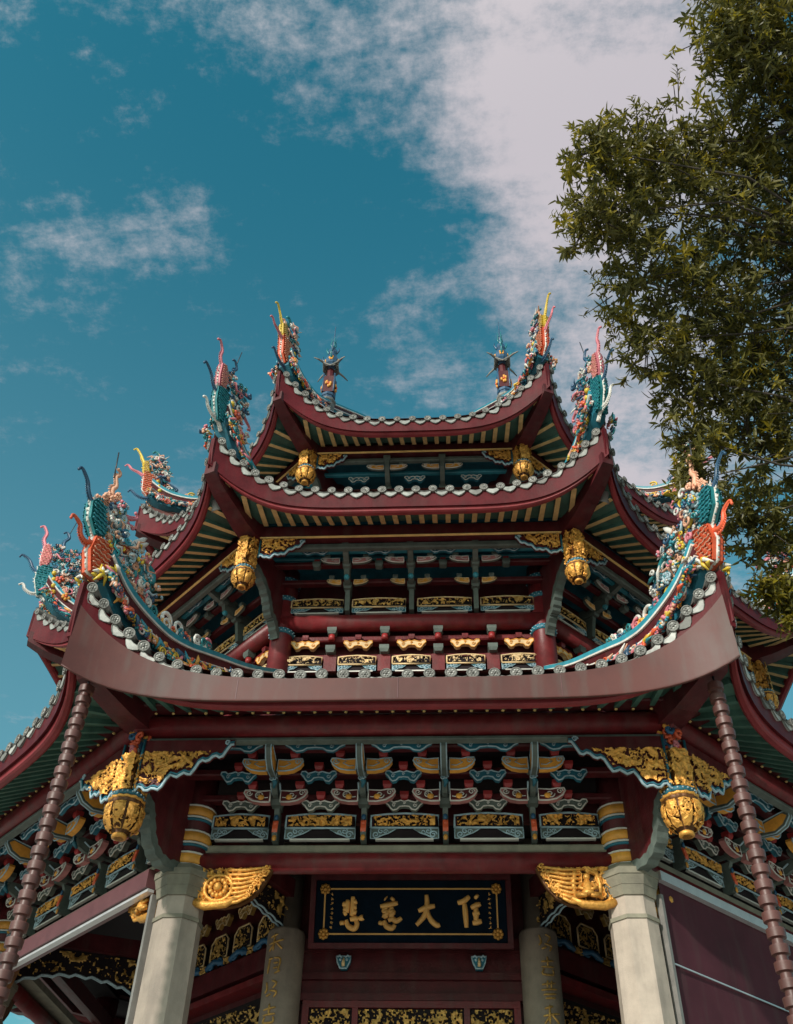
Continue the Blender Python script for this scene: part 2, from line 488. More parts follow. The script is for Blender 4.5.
    for k in range(8):
        rm.M = Matrix.Rotation(k*F45, 4, 'Z')
        nu = 14; nsx = 32
        vs = [roof_pt(t, -1+2*i/nsx, j/nu) for j in range(nu+1) for i in range(nsx+1)]
        fs = [(j*(nsx+1)+i, j*(nsx+1)+i+1, (j+1)*(nsx+1)+i+1, (j+1)*(nsx+1)+i) for j in range(nu) for i in range(nsx)]
        rm.add(vs, fs, 'roof_tile', True)
        if k in (0, 1, 2, 6, 7):
            n = int(2*t['a']*T/t['pitch'])
            for i in range(1, n):
                x = (i-n/2)*t['pitch']; pts = []
                for j in range(15):
                    u = .06+.94*j/14
                    a_ = t['a']+(t['top_a']-t['a'])*u
                    if abs(x) > a_*T*.985: break
                    P = Vector(roof_pt(t, x/(a_*T), u)); pts.append(P+Vector((0, 0, -.005)))
                if len(pts) > 2: rm.tube(pts, .055, 'tile_grey' if ti else 'roof_tile', n=6)
    rm.M = None
    rm.build('roof', PAV)

# ---------------------------------------------------------------- hip ridges with porcelain flowers
GL = ['coral', 'peach', 'rose', 'yellow_glaze', 'teal_glaze', 'white_glaze', 'navy_glaze', 'orange_paint', 'teal_bright']
def flower(mb, c, r, m, rg, mc='yellow_glaze', ax=None):
    """five petals and a heart, facing sideways"""
    n = ax or Vector((rg.choice((-1, 1)), rg.uniform(-.3, .3), rg.uniform(-.2, .5))).normalized()
    a = n.orthogonal().normalized(); b = n.cross(a)
    k = rg.choice((4, 5, 5, 6))
    for i in range(k):
        q = 2*PI*i/k+rg.random()
        mb.ball(Vector(c)+(a*math.cos(q)+b*math.sin(q))*r*.62, r*.45, m, 5, 3)
    mb.ball(Vector(c)+n*r*.25, r*.33, mc, 5, 3)
RIDGE = [
 [(8.70, 8.82, .5), (8.40, 8.62, .52), (8.05, 8.52, .5), (7.55, 8.49, .47), (7.15, 8.57, .44), (6.8, 8.70, .42), (6.4, 8.85, .4), (6.0, 9.0, .38), (5.6, 9.18, .36), (5.15, 9.42, .36)],
 [(7.36, 12.95, .52), (7.1, 12.66, .5), (6.8, 12.45, .46), (6.45, 12.31, .44), (6.07, 12.22, .40), (5.6, 12.3, .36), (5.1, 12.5, .34), (4.5, 12.85, .32), (4.1, 13.1, .3)],
 [(6.05, 15.9, .5), (5.8, 15.74, .48), (5.5, 15.66, .42), (5.1, 15.7, .38), (4.7, 15.93, .36), (4.0, 16.45, .36), (3.0, 17.2, .36), (1.5, 18.2, .36), (.3, 18.95, .36)],
]
for ti, path in enumerate(RIDGE):
    rg = random.Random(50+ti)
    # refine by Catmull-Rom
    P = []
    for i in range(len(path)-1):
        p0 = path[max(0, i-1)]; p1 = path[i]; p2 = path[i+1]; p3 = path[min(len(path)-1, i+2)]
        for k in range(4):
            u = k/4
            P.append(tuple(.5*(2*b+(c-a)*u+(2*a-5*b+4*c-d)*u*u+(-a+3*b-3*c+d)*u**3) for a, b, c, d in zip(p0, p1, p2, p3)))
    P.append(path[-1])
    mb = MB('tile_grey')
    bands = [(0, .42, 'teal_paint', .10), (.42, .47, 'white_glaze', .125), (.47, .74, 'dark_red', .105), (.74, .80, 'white_glaze', .13), (.80, .97, 'teal_bright', .12), (.97, 1.0, 'white_glaze', .10)]
    for (b0, b1, m, w) in bands:
        vs = []
        for (r, z, h) in P:
            vs += [(-w, -r, z-h+h*b0), (w, -r, z-h+h*b0), (w, -r, z-h+h*b1), (-w, -r, z-h+h*b1)]
        fs = []
        for i in range(len(P)-1):
            for k in range(4): fs.append((i*4+k, i*4+4+k, i*4+4+(k+1) % 4, i*4+(k+1) % 4))
        L = (len(P)-1)*4
        fs += [(0, 1, 2, 3), (L+3, L+2, L+1, L)]
        mb.add(vs, fs, m)
    ridge = mb.build('ridge', PAV, rz=.5*F45)
    # flowers, leaves and small figures along the foot of the ridge and on its crest
    fl = MB(*GL)
    for i in range(430 if ti == 0 else 220):
        k = len(P)*(.72 if ti < 2 else .5)*rg.random()**1.35*.97; i0 = int(k); u = k-i0
        a_, b_ = P[i0], P[min(len(P)-1, i0+1)]
        r, z, h = [a_[q]+(b_[q]-a_[q])*u for q in range(3)]
        sg = rg.choice((-1, 1))
        zz = z-h*rg.uniform(.62, 1.05); off = .11+max(0, (z-h*.75-zz))*.9
        cc = (sg*(off+rg.uniform(0, .05)), -r, zz)
        m = rg.choice(GL)
        ty = rg.random()
        if ty < .55: flower(fl, cc, rg.uniform(.03, .062), m, rg, rg.choice(GL), Vector((sg, rg.uniform(-.3, .3), .2)).normalized())
        elif ty < .8:
            d = Vector((0, rg.uniform(-1, 1), rg.uniform(-.4, 1))).normalized()*rg.uniform(.06, .13)
            c0 = Vector(cc); fl.tube([c0-d, c0+Vector((sg*.03, 0, 0)), c0+d], [.008, .028, .006], m, n=5)
        else:
            fl.tube(spiral((cc[0]+sg*.01, cc[1], cc[2]), rg.uniform(.04, .075), 1.4, rg.choice((-1, 1)), rg.random()*6, 12, 'yz'), .012, m, n=5)
    for i in range(60 if ti == 0 else 34):
        k = rg.uniform(0, len(P)*(.62 if ti < 2 else .4)-1); i0 = int(k); r, z, h = P[i0]
        if r > (8.3, 7.2, 5.9)[ti]: continue
        c = (rg.uniform(-.06, .06), -r, z+rg.uniform(.02, .12)); m = rg.choice(GL)
        if rg.random() < .55: flower(fl, c, rg.uniform(.035, .07), m, rg, rg.choice(GL))
        else: fl.tube(spiral(c, rg.uniform(.05, .1), 1.3, rg.choice((-1, 1)), rg.random()*6, 14, 'yz'), [.02]*8+[.014]*6, m, n=5)
    fl.build('porcelain_flowers', ridge)
    for j in (-2, -1, 1, 2, -3): copy_tree(ridge, PAV, (j+.5)*F45)

# ---------------------------------------------------------------- dragon finials at the hip ends
def scales(mb, poly, th, m, pitch=.07, edge='white_glaze', seed=0):
    """scaly slab in the hip plane: overlapping scale rows on both sides"""
    cx = sum(q[0] for q in poly)/len(poly)
    fn = lambda u, v, d: (d, -u, v)
    mb.prism(poly, fn, -th*.6, th*.6, m)
    def hf(u, v):
        row = math.floor(v/(pitch*.7)); fv = v/(pitch*.7)-row
        fu = (u/pitch+.5*(row % 2)) % 1-.5
        return th*.6+.045*max(0, (1-fv))*(1-2.2*fu*fu)
    mb.relief(poly, lambda u, v, h: (h, -u, v), hf, pitch*.16, m)
    mb.relief(poly, lambda u, v, h: (-h, -u, v), hf, pitch*.16, m)
    outline(mb, poly, fn, 0, th*.2, edge, n=6)
    cxx = sum(q[0] for q in poly)/len(poly); czz = sum(q[1] for q in poly)/len(poly)
    for (x0, y0), (x1, y1) in zip(poly, poly[1:]+poly[:1]):
        n_ = max(1, int(math.hypot(x1-x0, y1-y0)/.055))
        for i in range(n_):
            u_, v_ = x0+(x1-x0)*(i+.5)/n_, y0+(y1-y0)*(i+.5)/n_
            e_ = Vector((u_-cxx, v_-czz)).normalized()
            mb.tube([(0, -u_, v_), (0, -(u_+e_.x*.03), v_+e_.y*.03+.01), (0, -(u_+e_.x*.045), v_+e_.y*.045+.03)], [.017, .011, .002], m if i % 2 else edge, n=5)
    vs_ = [q[1] for q in poly]; v = min(vs_)+pitch*.6
    pale = {'coral': 'peach', 'teal_glaze': 'teal_bright', 'rose': 'peach', 'yellow_glaze': 'cream_paint'}.get(m, edge)
    while v < max(vs_)-pitch*.3:
        xs = []
        for (x0, y0), (x1, y1) in zip(poly, poly[1:]+poly[:1]):
            if (y0 > v) != (y1 > v): xs.append(x0+(x1-x0)*(v-y0)/(y1-y0))
        xs.sort()
        if len(xs) >= 2 and xs[-1]-xs[0] > .05:
            u0, u1 = xs[0]+.012, xs[-1]-.012; n_ = max(4, int((u1-u0)/pitch*6))
            for sg in (-1, 1):
                mb.tube([(sg*(th*.6+.03), -(u0+(u1-u0)*i/n_), v-abs(math.sin(i/n_*(u1-u0)/pitch*PI))*pitch*.22) for i in range(n_+1)], pitch*.11, pale, n=4)
        v += pitch*.7
def bez(pts, n=5):
    out = []
    for i in range(len(pts)-1):
        p0 = pts[max(0, i-1)]; p1 = pts[i]; p2 = pts[i+1]; p3 = pts[min(len(pts)-1, i+2)]
        for k in range(n):
            u = k/n
            out.append(tuple(.5*(2*b+(c-a)*u+(2*a-5*b+4*c-d)*u*u+(-a+3*b-3*c+d)*u**3) for a, b, c, d in zip(p0, p1, p2, p3)))
    out.append(tuple(pts[-1])); return out
def tentacle(mb, pts, r0, r1, m, x=0., curl=True):
    e0, e1 = Vector(pts[-2]), Vector(pts[-1]); dd = (e1-e0).normalized(); nn = Vector((-dd.y, dd.x))
    if nn.x < 0: nn = -nn
    hk = .045
    pts = list(pts)+[tuple(e1+dd*hk+nn*hk*.6), tuple(e1+dd*hk*.7+nn*hk*1.7)]
    q = bez(pts)
    n = len(q)
    P = [(x, -u, v) for u, v in q]
    r0 *= .66; r1 = max(.013, r1*.5)
    mb.tube(P, [r0+(r1-r0)*(i/(n-1))**.7 for i in range(n)], m, n=7)
    for i in range(2, n-2):          # short fin spikes along the back
        rr = r0+(r1-r0)*(i/(n-1))**.7; c_ = Vector(P[i]); t_ = (Vector(P[i+1])-Vector(P[i-1])).normalized(); nn_ = Vector((0, -t_.z, t_.y))
        mb.tube([c_+nn_*rr*.5, c_+nn_*rr*1.5-t_*rr*.5, c_+nn_*rr*2.1-t_*rr*1.4], [rr*.5, rr*.3, rr*.06], m, n=4)
    mb.ball(P[-1], r1*1.5, m, 6, 4)
def clutter(mb, poly, n, rg, th, pal, rmin=.024, rmax=.058):
    us = [q[0] for q in poly]; vs = [q[1] for q in poly]
    def ins(u, v):
        c = False; j = len(poly)-1
        for i in range(len(poly)):
            (xi, yi), (xj, yj) = poly[i], poly[j]
            if (yi > v) != (yj > v) and u < (xj-xi)*(v-yi)/(yj-yi+1e-12)+xi: c = not c
            j = i
        return c
    k = 0
    while k < n:
        u = rg.uniform(min(us), max(us)); v = rg.uniform(min(vs), max(vs))
        if not ins(u, v): continue
        k += 1
        x = rg.choice((-1, 1))*rg.uniform(.2, 1)*th
        c = Vector((x, -u, v)); m = rg.choice(pal); ty = rg.random(); r = rg.uniform(rmin, rmax)
        if ty < .52: flower(mb, c, r, m, rg, rg.choice(pal), Vector((1 if x > 0 else -1, rg.uniform(-.4, .4), rg.uniform(-.3, .5))).normalized())
        elif ty < .72: mb.tube(spiral(c, r*1.2, rg.uniform(.9, 1.5), rg.choice((-1, 1)), rg.random()*6, 13, 'yz'), [r*.36]*9+[r*.28]*4, m, n=6)
        elif ty < .95:
            d = Vector((rg.uniform(-.3, .3), rg.uniform(-1, 1), rg.uniform(-1, 1))).normalized()*r*2.6
            e = d.orthogonal().normalized()*r
            mb.tube([c-d, c-d*.3+e, c+d*.3-e*.4, c+d], [r*.12, r*.42, r*.36, r*.08], m, n=5)
        else:
            q = [(c.x, c.y+r*1.1*math.cos(z*PI/5), c.z+r*1.1*math.sin(z*PI/5)) for z in range(11)]
            mb.tube(q, r*.33, m, n=5)
PAL1 = ['peach', 'white_glaze', 'rose', 'teal_glaze', 'blue_white', 'white_glaze', 'teal_bright', 'peach', 'navy_glaze', 'white_glaze', 'blue_white', 'yellow_glaze']
PAL2 = ['white_glaze', 'peach', 'navy_glaze', 'teal_glaze', 'white_glaze', 'rose', 'teal_bright']
PAL3 = ['white_glaze', 'teal_glaze', 'navy_glaze', 'rose', 'white_glaze', 'peach']
def wing(mb, base, tips, m):
    for i, tp in enumerate(tips):
        b = Vector((0, -base[0], base[1])); e = Vector((.03*(i % 2), -tp[0], tp[1]))
        mid = (b+e)/2
        mb.tube([b, mid, b.lerp(e, .85), e], [.02, .045, .035, .01], m, n=6, flat=.6)
def dragon1():
    rg = random.Random(3)
    root = empty('dragon_ornament', rz=.5*F45, parent=PAV)
    b = MB('coral', 'white_glaze')
    scales(b, [(8.96, 8.82), (8.99, 8.6), (8.9, 8.36), (8.72, 8.36), (8.52, 8.62), (8.62, 8.86), (8.78, 8.88)], .1, 'coral', .085)
    b.build('coral_body', root)
    b = MB('teal_glaze', 'white_glaze')
    scales(b, [(9.16, 9.2), (9.12, 8.98), (8.98, 8.83), (8.84, 8.9), (8.87, 9.05), (8.95, 9.26), (9.08, 9.32)], .085, 'teal_glaze', .075)
    tentacle(b, [(9.12, 9.2), (9.22, 9.3), (9.28, 9.42), (9.38, 9.5)], .05, .016, 'navy_glaze')
    b.build('teal_body', root)
    b = MB('coral'); tentacle(b, [(8.93, 8.75), (9.05, 8.68), (9.14, 8.72), (9.18, 8.82), (9.27, 8.86)], .06, .02, 'coral'); b.build('tentacle', root)
    b = MB('rose'); tentacle(b, [(8.76, 9.5), (8.64, 9.45), (8.52, 9.48), (8.42, 9.56)], .055, .03, 'rose')
    for k in range(8): flower(b, (rg.uniform(-.06, .06), -(8.78-.045*k), 9.52-.02*k+rg.uniform(-.03, .03)), .05, 'rose', rg, 'peach')
    b.build('tentacle', root)
    b = MB('peach')
    for k in range(26):
        u = rg.random(); flower(b, (rg.uniform(-.1, .1), -(9.08-.27*u), 9.33+.22*u+rg.uniform(-.05, .05)), .045, 'peach', rg, 'peach')
    tentacle(b, [(8.86, 9.5), (8.9, 9.62), (8.86, 9.72), (8.9, 9.84), (8.86, 9.9)], .06, .03, 'peach')
    b.build('crest', root)
    b = MB('black_metal'); b.tube([(0, -8.93, 9.8), (0, -8.98, 10.2)], .009, n=5); b.build('lightning_rod', root)
    b = MB('white_glaze')
    wing(b, (8.46, 9.05), [(8.16, 9.46), (8.14, 9.38), (8.14, 9.3), (8.17, 9.22), (8.22, 9.15), (8.3, 9.08)], 'white_glaze')
    b.ball((0, -8.46, 9.07), .07, 'coral', 7, 5, (.8, 1, 1.1)); b.build('wing', root)
    b = MB(*PAL1)
    clutter(b, [(8.98, 9.28), (8.8, 8.85), (8.6, 8.7), (8.45, 8.66), (7.85, 8.62), (7.7, 8.75), (8.15, 9.12), (8.5, 9.2), (8.72, 9.52)], 270, rg, .13, PAL1)
    for (u, v, r, m) in [(8.76, 9.3, .12, 'blue_white'), (8.02, 8.98, .12, 'teal_glaze'), (7.52, 8.66, .085, 'white_glaze'), (7.28, 8.70, .07, 'white_glaze'), (8.0, 8.98, .06, 'white_glaze')]:
        b.tube([(.02, -(u+r*math.cos(z*PI/8)), v+r*math.sin(z*PI/8)) for z in range(17)], r*.3, m, n=6)
    for (u, v) in [(8.84, 8.3), (8.74, 8.36), (8.66, 8.46), (8.58, 8.56), (8.8, 8.38)]:
        for sg in (-1, 1):
            for e in range(3):
                c0 = Vector((sg*rg.uniform(.09, .15), -u+rg.uniform(-.04, .04), v+rg.uniform(-.04, .04)))
                d0 = Vector((sg*.02, rg.uniform(-.07, .07), rg.uniform(-.03, .08)))
                b.tube([c0-d0, c0+Vector((sg*.02, 0, .015)), c0+d0], [.008, .026, .007], 'yellow_glaze' if rg.random() < .75 else 'white_glaze', n=5)
    b.build('porcelain_scrolls', root)
    return root
def dragon2():
    rg = random.Random(5)
    root = empty('dragon_ornament', rz=.5*F45, parent=PAV)
    b = MB('rose', 'white_glaze')
    scales(b, [(7.62, 13.6), (7.53, 13.62), (7.42, 13.35), (7.45, 13.1), (7.58, 13.08), (7.62, 13.3)], .07, 'rose', .07)
    tentacle(b, [(7.58, 13.55), (7.66, 13.72), (7.65, 13.88), (7.72, 14.02)], .05, .03, 'rose'); b.build('rose_body', root)
    b = MB('teal_glaze', 'white_glaze')
    scales(b, [(7.6, 13.06), (7.58, 12.75), (7.46, 12.42), (7.25, 12.5), (7.3, 12.8), (7.34, 13.1), (7.45, 13.12)], .085, 'teal_glaze', .075); b.build('teal_body', root)
    b = MB('navy_glaze'); tentacle(b, [(7.57, 12.95), (7.68, 13.02), (7.78, 13.18), (7.9, 13.26)], .05, .03, 'navy_glaze'); b.build('tentacle', root)
    b = MB('white_glaze'); tentacle(b, [(7.28, 12.35), (7.42, 12.48), (7.56, 12.46), (7.68, 12.52), (7.72, 12.6)], .055, .03, 'white_glaze'); b.build('tentacle', root)
    b = MB('rose'); tentacle(b, [(6.98, 13.45), (6.92, 13.25), (6.8, 13.15), (6.68, 13.1)], .06, .03, 'rose'); b.build('tentacle', root)
    b = MB('navy_glaze'); tentacle(b, [(7.05, 13.55), (6.92, 13.62), (6.8, 13.66)], .05, .045, 'navy_glaze'); b.build('tentacle', root)
    b = MB('navy_glaze', 'black_metal'); tentacle(b, [(7.28, 13.62), (7.3, 13.78), (7.24, 13.9), (7.28, 14.0)], .05, .03, 'navy_glaze')
    b.tube([(0, -7.27, 13.95), (0, -7.2, 14.4)], .008, 'black_metal', n=5); b.build('lightning_rod', root)
    b = MB(*PAL2)
    clutter(b, [(7.48, 13.68), (7.1, 13.62), (6.9, 13.35), (6.9, 13.0), (6.75, 12.55), (7.15, 12.6), (7.32, 13.05)], 230, rg, .12, PAL2)
    for k in range(9): b.ball((.1 if k % 2 else -.1, -(7.3-.015*k), 13.0-.07*k), .05, 'yellow_glaze', 6, 4)
    for sg in (-1, 1):
        flower(b, (sg*.13, -7.15, 12.8), .085, 'coral', rg, 'rose', Vector((sg, 0, 0))); flower(b, (sg*.13, -6.95, 12.45), .085, 'orange_paint', rg, 'coral', Vector((sg, 0, 0)))
    b.build('porcelain_scrolls', root)
    return root
def dragon3():
    rg = random.Random(9)
    root = empty('dragon_ornament', rz=.5*F45, parent=PAV)
    b = MB('coral', 'white_glaze')
    scales(b, [(6.26, 16.1), (6.2, 15.6), (6.08, 15.45), (5.98, 15.55), (5.9, 15.95), (6.05, 16.05)], .085, 'coral', .075); b.build('coral_body', root)
    b = MB('yellow_glaze'); scales(b, [(6.32, 16.35), (6.24, 16.42), (6.14, 16.1), (6.2, 15.98), (6.28, 16.1)], .075, 'yellow_glaze', .07, 'yellow_glaze')
    tentacle(b, [(6.28, 16.33), (6.36, 16.47), (6.4, 16.55), (6.5, 16.7)], .05, .03, 'yellow_glaze'); b.build('yellow_body', root)
    b = MB('rose'); tentacle(b, [(6.24, 16.0), (6.36, 16.06), (6.5, 16.1), (6.58, 16.18)], .05, .026, 'rose'); b.build('tentacle', root)
    b = MB('navy_glaze'); tentacle(b, [(5.98, 15.42), (6.14, 15.38), (6.28, 15.42), (6.38, 15.5)], .055, .03, 'navy_glaze'); b.build('tentacle', root)
    b = MB('navy_glaze'); tentacle(b, [(5.85, 15.95), (5.7, 15.92), (5.55, 15.86)], .05, .03, 'navy_glaze'); b.build('tentacle', root)
    b = MB('teal_glaze'); tentacle(b, [(6.1, 16.55), (6.04, 16.68), (6.1, 16.76)], .05, .04, 'teal_glaze'); b.build('tentacle', root)
    b = MB(*PAL3)
    clutter(b, [(6.22, 16.6), (6.05, 16.68), (5.76, 16.35), (5.7, 16.0), (5.85, 15.85), (6.1, 16.1)], 130, rg, .1, PAL3)
    for k in range(6): b.ball((.09 if k % 2 else -.09, -(5.95-.02*k), 15.9-.06*k), .05, 'yellow_glaze', 6, 4)
    b.build('porcelain_scrolls', root)
    return root
for d in (dragon1(), dragon2(), dragon3()):
    for j in (-2, -1, 1): copy_tree(d, PAV, (j+.5)*F45)

# pagoda-shaped finials on the two front hips of the top roof
def finial(j):
    root = empty('pagoda_finial', rotp((0, -4.5, 15.9), (j+.5)*F45), 0, PAV)
    b = MB('tile_grey', 'white_glaze', 'navy_glaze', 'dark_red', 'orange_paint', 'teal_glaze')
    b.lathe([(.2, -.15), (.2, .1), (.23, .12), (.23, .17), (.18, .2)], 'tile_grey', 8)
    b.lathe([(.175, .2), (.175, .26), (.2, .27), (.2, .33), (.17, .35)], 'navy_glaze', 8)
    b.box(-.165, .165, -.165, .165, .35, .78, 'dark_red')
    for sx in (-1, 1):
        for sy in (-1, 1): b.tube([(sx*.15, sy*.15, .35), (sx*.15, sy*.15, .85)], .026, 'navy_glaze', n=6)
    b.build('base', root)
    b = MB('orange_paint', 'coral')
    for k in range(4):
        b.M = Matrix.Rotation(k*PI/2, 4, 'Z')
        flower(b, (0, -.18, .55), .1, 'orange_paint', rnd, 'coral', Vector((0, -1, 0)))
    b.build('niche', root)
    b = MB('dark_red', 'tile_grey', 'orange_paint', 'coral')
    b.lathe([(.1, .78), (.1, 1.05)], 'dark_red', 8)
    # little roof with upturned corners
    for k in range(4):
        b.M = Matrix.Rotation(k*PI/2, 4, 'Z')
        vs = []
        for i in range(9):
            s = -1+i/4; vs += [(s*.2, -.2, 1.06+.08*abs(s)**3-.02), (s*.15, -.15, 1.1), (s*.1, -.1, 1.18)]
        b.add(vs, [(i*3, i*3+3, i*3+4, i*3+1) for i in range(8)]+[(i*3+1, i*3+4, i*3+5, i*3+2) for i in range(8)], 'tile_grey', True)
        b.tube([(-.2, -.2, 1.14), (0, -.21, 1.05), (.2, -.2, 1.14)], .022, 'tile_grey', n=5)
        b.tube([(.1, -.1, 1.18), (.2, -.2, 1.15), (.32, -.32, 1.14), (.43, -.43, 1.1)], [.032, .03, .024, .012], 'tile_grey', n=5)
    b.M = None
    b.build('tiled_cap', root)
    b = MB('orange_paint', 'coral', 'teal_glaze', 'navy_glaze')
    b.lathe([(.1, 1.16), (.17, 1.22), (.19, 1.34), (.14, 1.46), (.08, 1.5), (.13, 1.56), (.12, 1.64), (.05, 1.7)], 'navy_glaze', 10)
    for k in range(4):
        b.M = Matrix.Rotation(k*PI/2, 4, 'Z'); flower(b, (0, -.17, 1.32), .075, 'orange_paint', rnd, 'coral', Vector((0, -1, 0)))
    b.M = None
    for k in range(4):
        q = k*PI/2; c, s_ = math.cos(q), math.sin(q)
        for (z, r) in ((1.3, .2), (1.56, .13)):
            b.tube([(c*r*.5, s_*r*.5, z), (c*r, s_*r, z+.02), (c*r*1.4, s_*r*1.4, z+.1), (c*r*1.25, s_*r*1.25, z+.17)], [.035, .03, .022, .012], rnd.choice(('teal_glaze', 'navy_glaze')), n=5)
    b.build('bulb', root)
    b = MB('navy_glaze', 'teal_glaze')
    b.lathe([(.03, 1.68), (.05, 1.75), (.025, 1.82), (.04, 1.88), (.02, 1.95), (.012, 2.4)], 'navy_glaze', 8)
    for k in range(4):
        q = k*PI/2+.4; b.tube([(0, 0, 1.7), (.08*math.cos(q), .08*math.sin(q), 1.8), (.05*math.cos(q), .05*math.sin(q), 1.95), (.08*math.cos(q), .08*math.sin(q), 2.02)], [.02, .018, .014, .008], 'teal_glaze', n=5)
    b.build('spire', root)
    root.scale = (.72, .72, 1.12)
finial(-1); finial(0)

# ---------------------------------------------------------------- columns
def oct_shaft(mb, w0, w1, z0, z1, m):
    r0, r1 = w0/2/C8, w1/2/C8
    vs = []
    for r, z in ((r0, z0), (r1, z1)):
        for k in range(8):
            q = PI/8+k*PI/4; vs.append((r*math.cos(q), r*math.sin(q), z))
    mb.add(vs, [(k, (k+1) % 8, 8+(k+1) % 8, 8+k) for k in range(8)]+[tuple(range(8, 16)), tuple(range(7, -1, -1))], m)
Rc1 = 5.794/C8
loc = rotp((0, -Rc1, 0), .5*F45)
c = MB('stone')
oct_shaft(c, .62, .62, .6, .95, 'stone'); oct_shaft(c, .54, .47, .95, 5.46, 'stone'); oct_shaft(c, .5, .5, 5.46, 5.50, 'stone_cap'); oct_shaft(c, .465, .46, 5.50, 5.70, 'stone')
column = c.build('column', PAV, loc)
c = MB('stone_cap')
for (z0, z1, w0, w1) in ((5.70, 5.80, .5, .54), (5.80, 5.90, .55, .6), (5.90, 5.97, .62, .62), (5.97, 6.04, .56, .5)): oct_shaft(c, w0, w1, z0, z1, 'stone_cap')
c.build('capital', column)
c = MB('dark_red')
c.lathe([(.2, 6.03), (.2, 7.35)], 'dark_red', 20); c.build('painted_shaft', column)
for z in (6.07, 6.32, 6.62):
    c = MB('orange_paint')
    c.lathe([(.205, z), (.225, z+.005), (.225, z+.1), (.205, z+.105)], 'orange_paint', 20)
    c.lathe([(.206, z+.1055), (.23, z+.106), (.23, z+.122), (.206, z+.123)], 'white_paint', 20)
    c.lathe([(.206, z-.03), (.23, z-.029), (.23, z-.012), (.206, z-.011)], 'white_paint', 20)
    c.lathe([(.206, z-.06), (.222, z-.059), (.222, z-.036), (.206, z-.035)], 'teal_paint', 20)
    c.build('painted_band', column)
for j in range(1, 8): copy_tree(column, PAV, j*F45, rotp(loc, j*F45))
# second tier columns
Rc2 = 4.65/C8; loc2 = rotp((0, -Rc2, 0), .5*F45)
c = MB('lacquer_red'); c.lathe([(.165, 8.9), (.165, 11.45)], 'lacquer_red', 18); column2 = c.build('column', PAV, loc2, label='red lacquered column of the middle storey')
for z in (10.06, 10.66, 11.02):
    c = MB('teal_paint'); c.lathe([(.17, z), (.185, z+.01), (.185, z+.08), (.17, z+.09)], 'teal_paint', 18)
    for k in range(18):
        for q in (0, 1): c.ball((.19*math.cos((k+q*.5)*PI/9), .19*math.sin((k+q*.5)*PI/9), z+.025+.035*q), .011, 'blue_white', 5, 3)
    c.build('painted_band', column2)
for j in range(1, 8): copy_tree(column2, PAV, j*F45, rotp(loc2, j*F45))
Rc3 = 3.5/C8; loc3 = rotp((0, -Rc3, 0), .5*F45)
c = MB('lacquer_red'); c.lathe([(.15, 12.6), (.15, 14.6)], 'lacquer_red', 16); column3 = c.build('column', PAV, loc3, label='red lacquered column of the top storey')
for j in range(1, 8): copy_tree(column3, PAV, j*F45, rotp(loc3, j*F45))

# ---------------------------------------------------------------- inner hall, upper walls, ceilings
w = MB('interior', 'dark_red')
def octa_wall(mb, a, z0, z1, m, th=.12):
    for k in range(8):
        mb.M = Matrix.Rotation(k*F45, 4, 'Z')
        h0 = a*T; h1 = (a-th)*T
        vs = [(-h0, -a, z0), (h0, -a, z0), (h0, -a, z1), (-h0, -a, z1), (-h1, -a+th, z0), (h1, -a+th, z0), (h1, -a+th, z1), (-h1, -a+th, z1)]
        mb.add(vs, [(0, 1, 2, 3), (5, 4, 7, 6), (3, 2, 6, 7), (1, 0, 4, 5)], m)
    mb.M = None
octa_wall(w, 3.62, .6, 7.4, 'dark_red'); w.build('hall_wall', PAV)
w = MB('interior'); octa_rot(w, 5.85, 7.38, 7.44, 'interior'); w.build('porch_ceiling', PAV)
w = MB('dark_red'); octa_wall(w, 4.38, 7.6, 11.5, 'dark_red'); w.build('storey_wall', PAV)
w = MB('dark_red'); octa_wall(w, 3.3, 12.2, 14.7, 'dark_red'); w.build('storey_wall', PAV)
w = MB('teal_paint'); octa_rot(w, 5.6, 11.47, 11.52, 'teal_paint'); w.build('storey_ceiling', PAV)
w = MB('teal_paint'); octa_rot(w, 4.4, 14.5, 14.55, 'teal_paint'); w.build('storey_ceiling', PAV)

def bar(name, a, z0, z1, m, rnd_=False, th=.16, ks=range(8), ext=0., **kw):
    """straight horizontal member along face 0, copied to the other faces"""
    b = MB(m)
    h = a*T+ext
    if rnd_:
        r = (z1-z0)/2; zc = (z0+z1)/2
        b.tube([(-h, -a+r, zc), (h, -a+r, zc)], r, m, n=18)
    else:
        bv = min(.018, (z1-z0)*.2)
        h2 = (a-th)*T
        pr = [(0, z0+bv), (bv, z0), (th, z0), (th, z1), (bv, z1), (0, z1-bv)]
        vs = []
        for sg in (-1, 1):
            for d, z in pr: vs.append((sg*((a-d)*T+ext), -(a-d), z))
        n = len(pr)
        b.add(vs, [(i, (i+1) % n, n+(i+1) % n, n+i) for i in range(n)]+[tuple(range(n)), tuple(range(2*n-1, n-1, -1))], m)
    o = b.build(name, PAV, **kw)
    spread(o, ks)
    return o
# tier 1 members
bar('beam', 5.95, 6.01, 6.235, 'lacquer_red', True)
bar('tie_beam', 5.86, 6.235, 6.33, 'stone_cap', th=.3)
bar('tie_beam', 5.72, 6.66, 6.90, 'dark_red', th=.1)
bar('tie_beam', 5.98, 6.80, 6.88, 'dark_red', th=.12)
bar('tie_beam', 6.22, 6.99, 7.07, 'dark_red', th=.12)
bar('tie_beam', 6.62, 7.10, 7.2, 'dark_red', th=.12)
bar('tie_beam', 6.94, 7.005, 7.045, 'grey_green', th=.1)
bar('purlin', 7.03, 7.065, 7.32, 'lacquer_red', True)
bar('purlin', 7.16, 7.32, 7.40, 'dark_red', th=.2)
bar('ceiling_board', 6.6, 7.215, 7.24, 'interior', th=1.0)
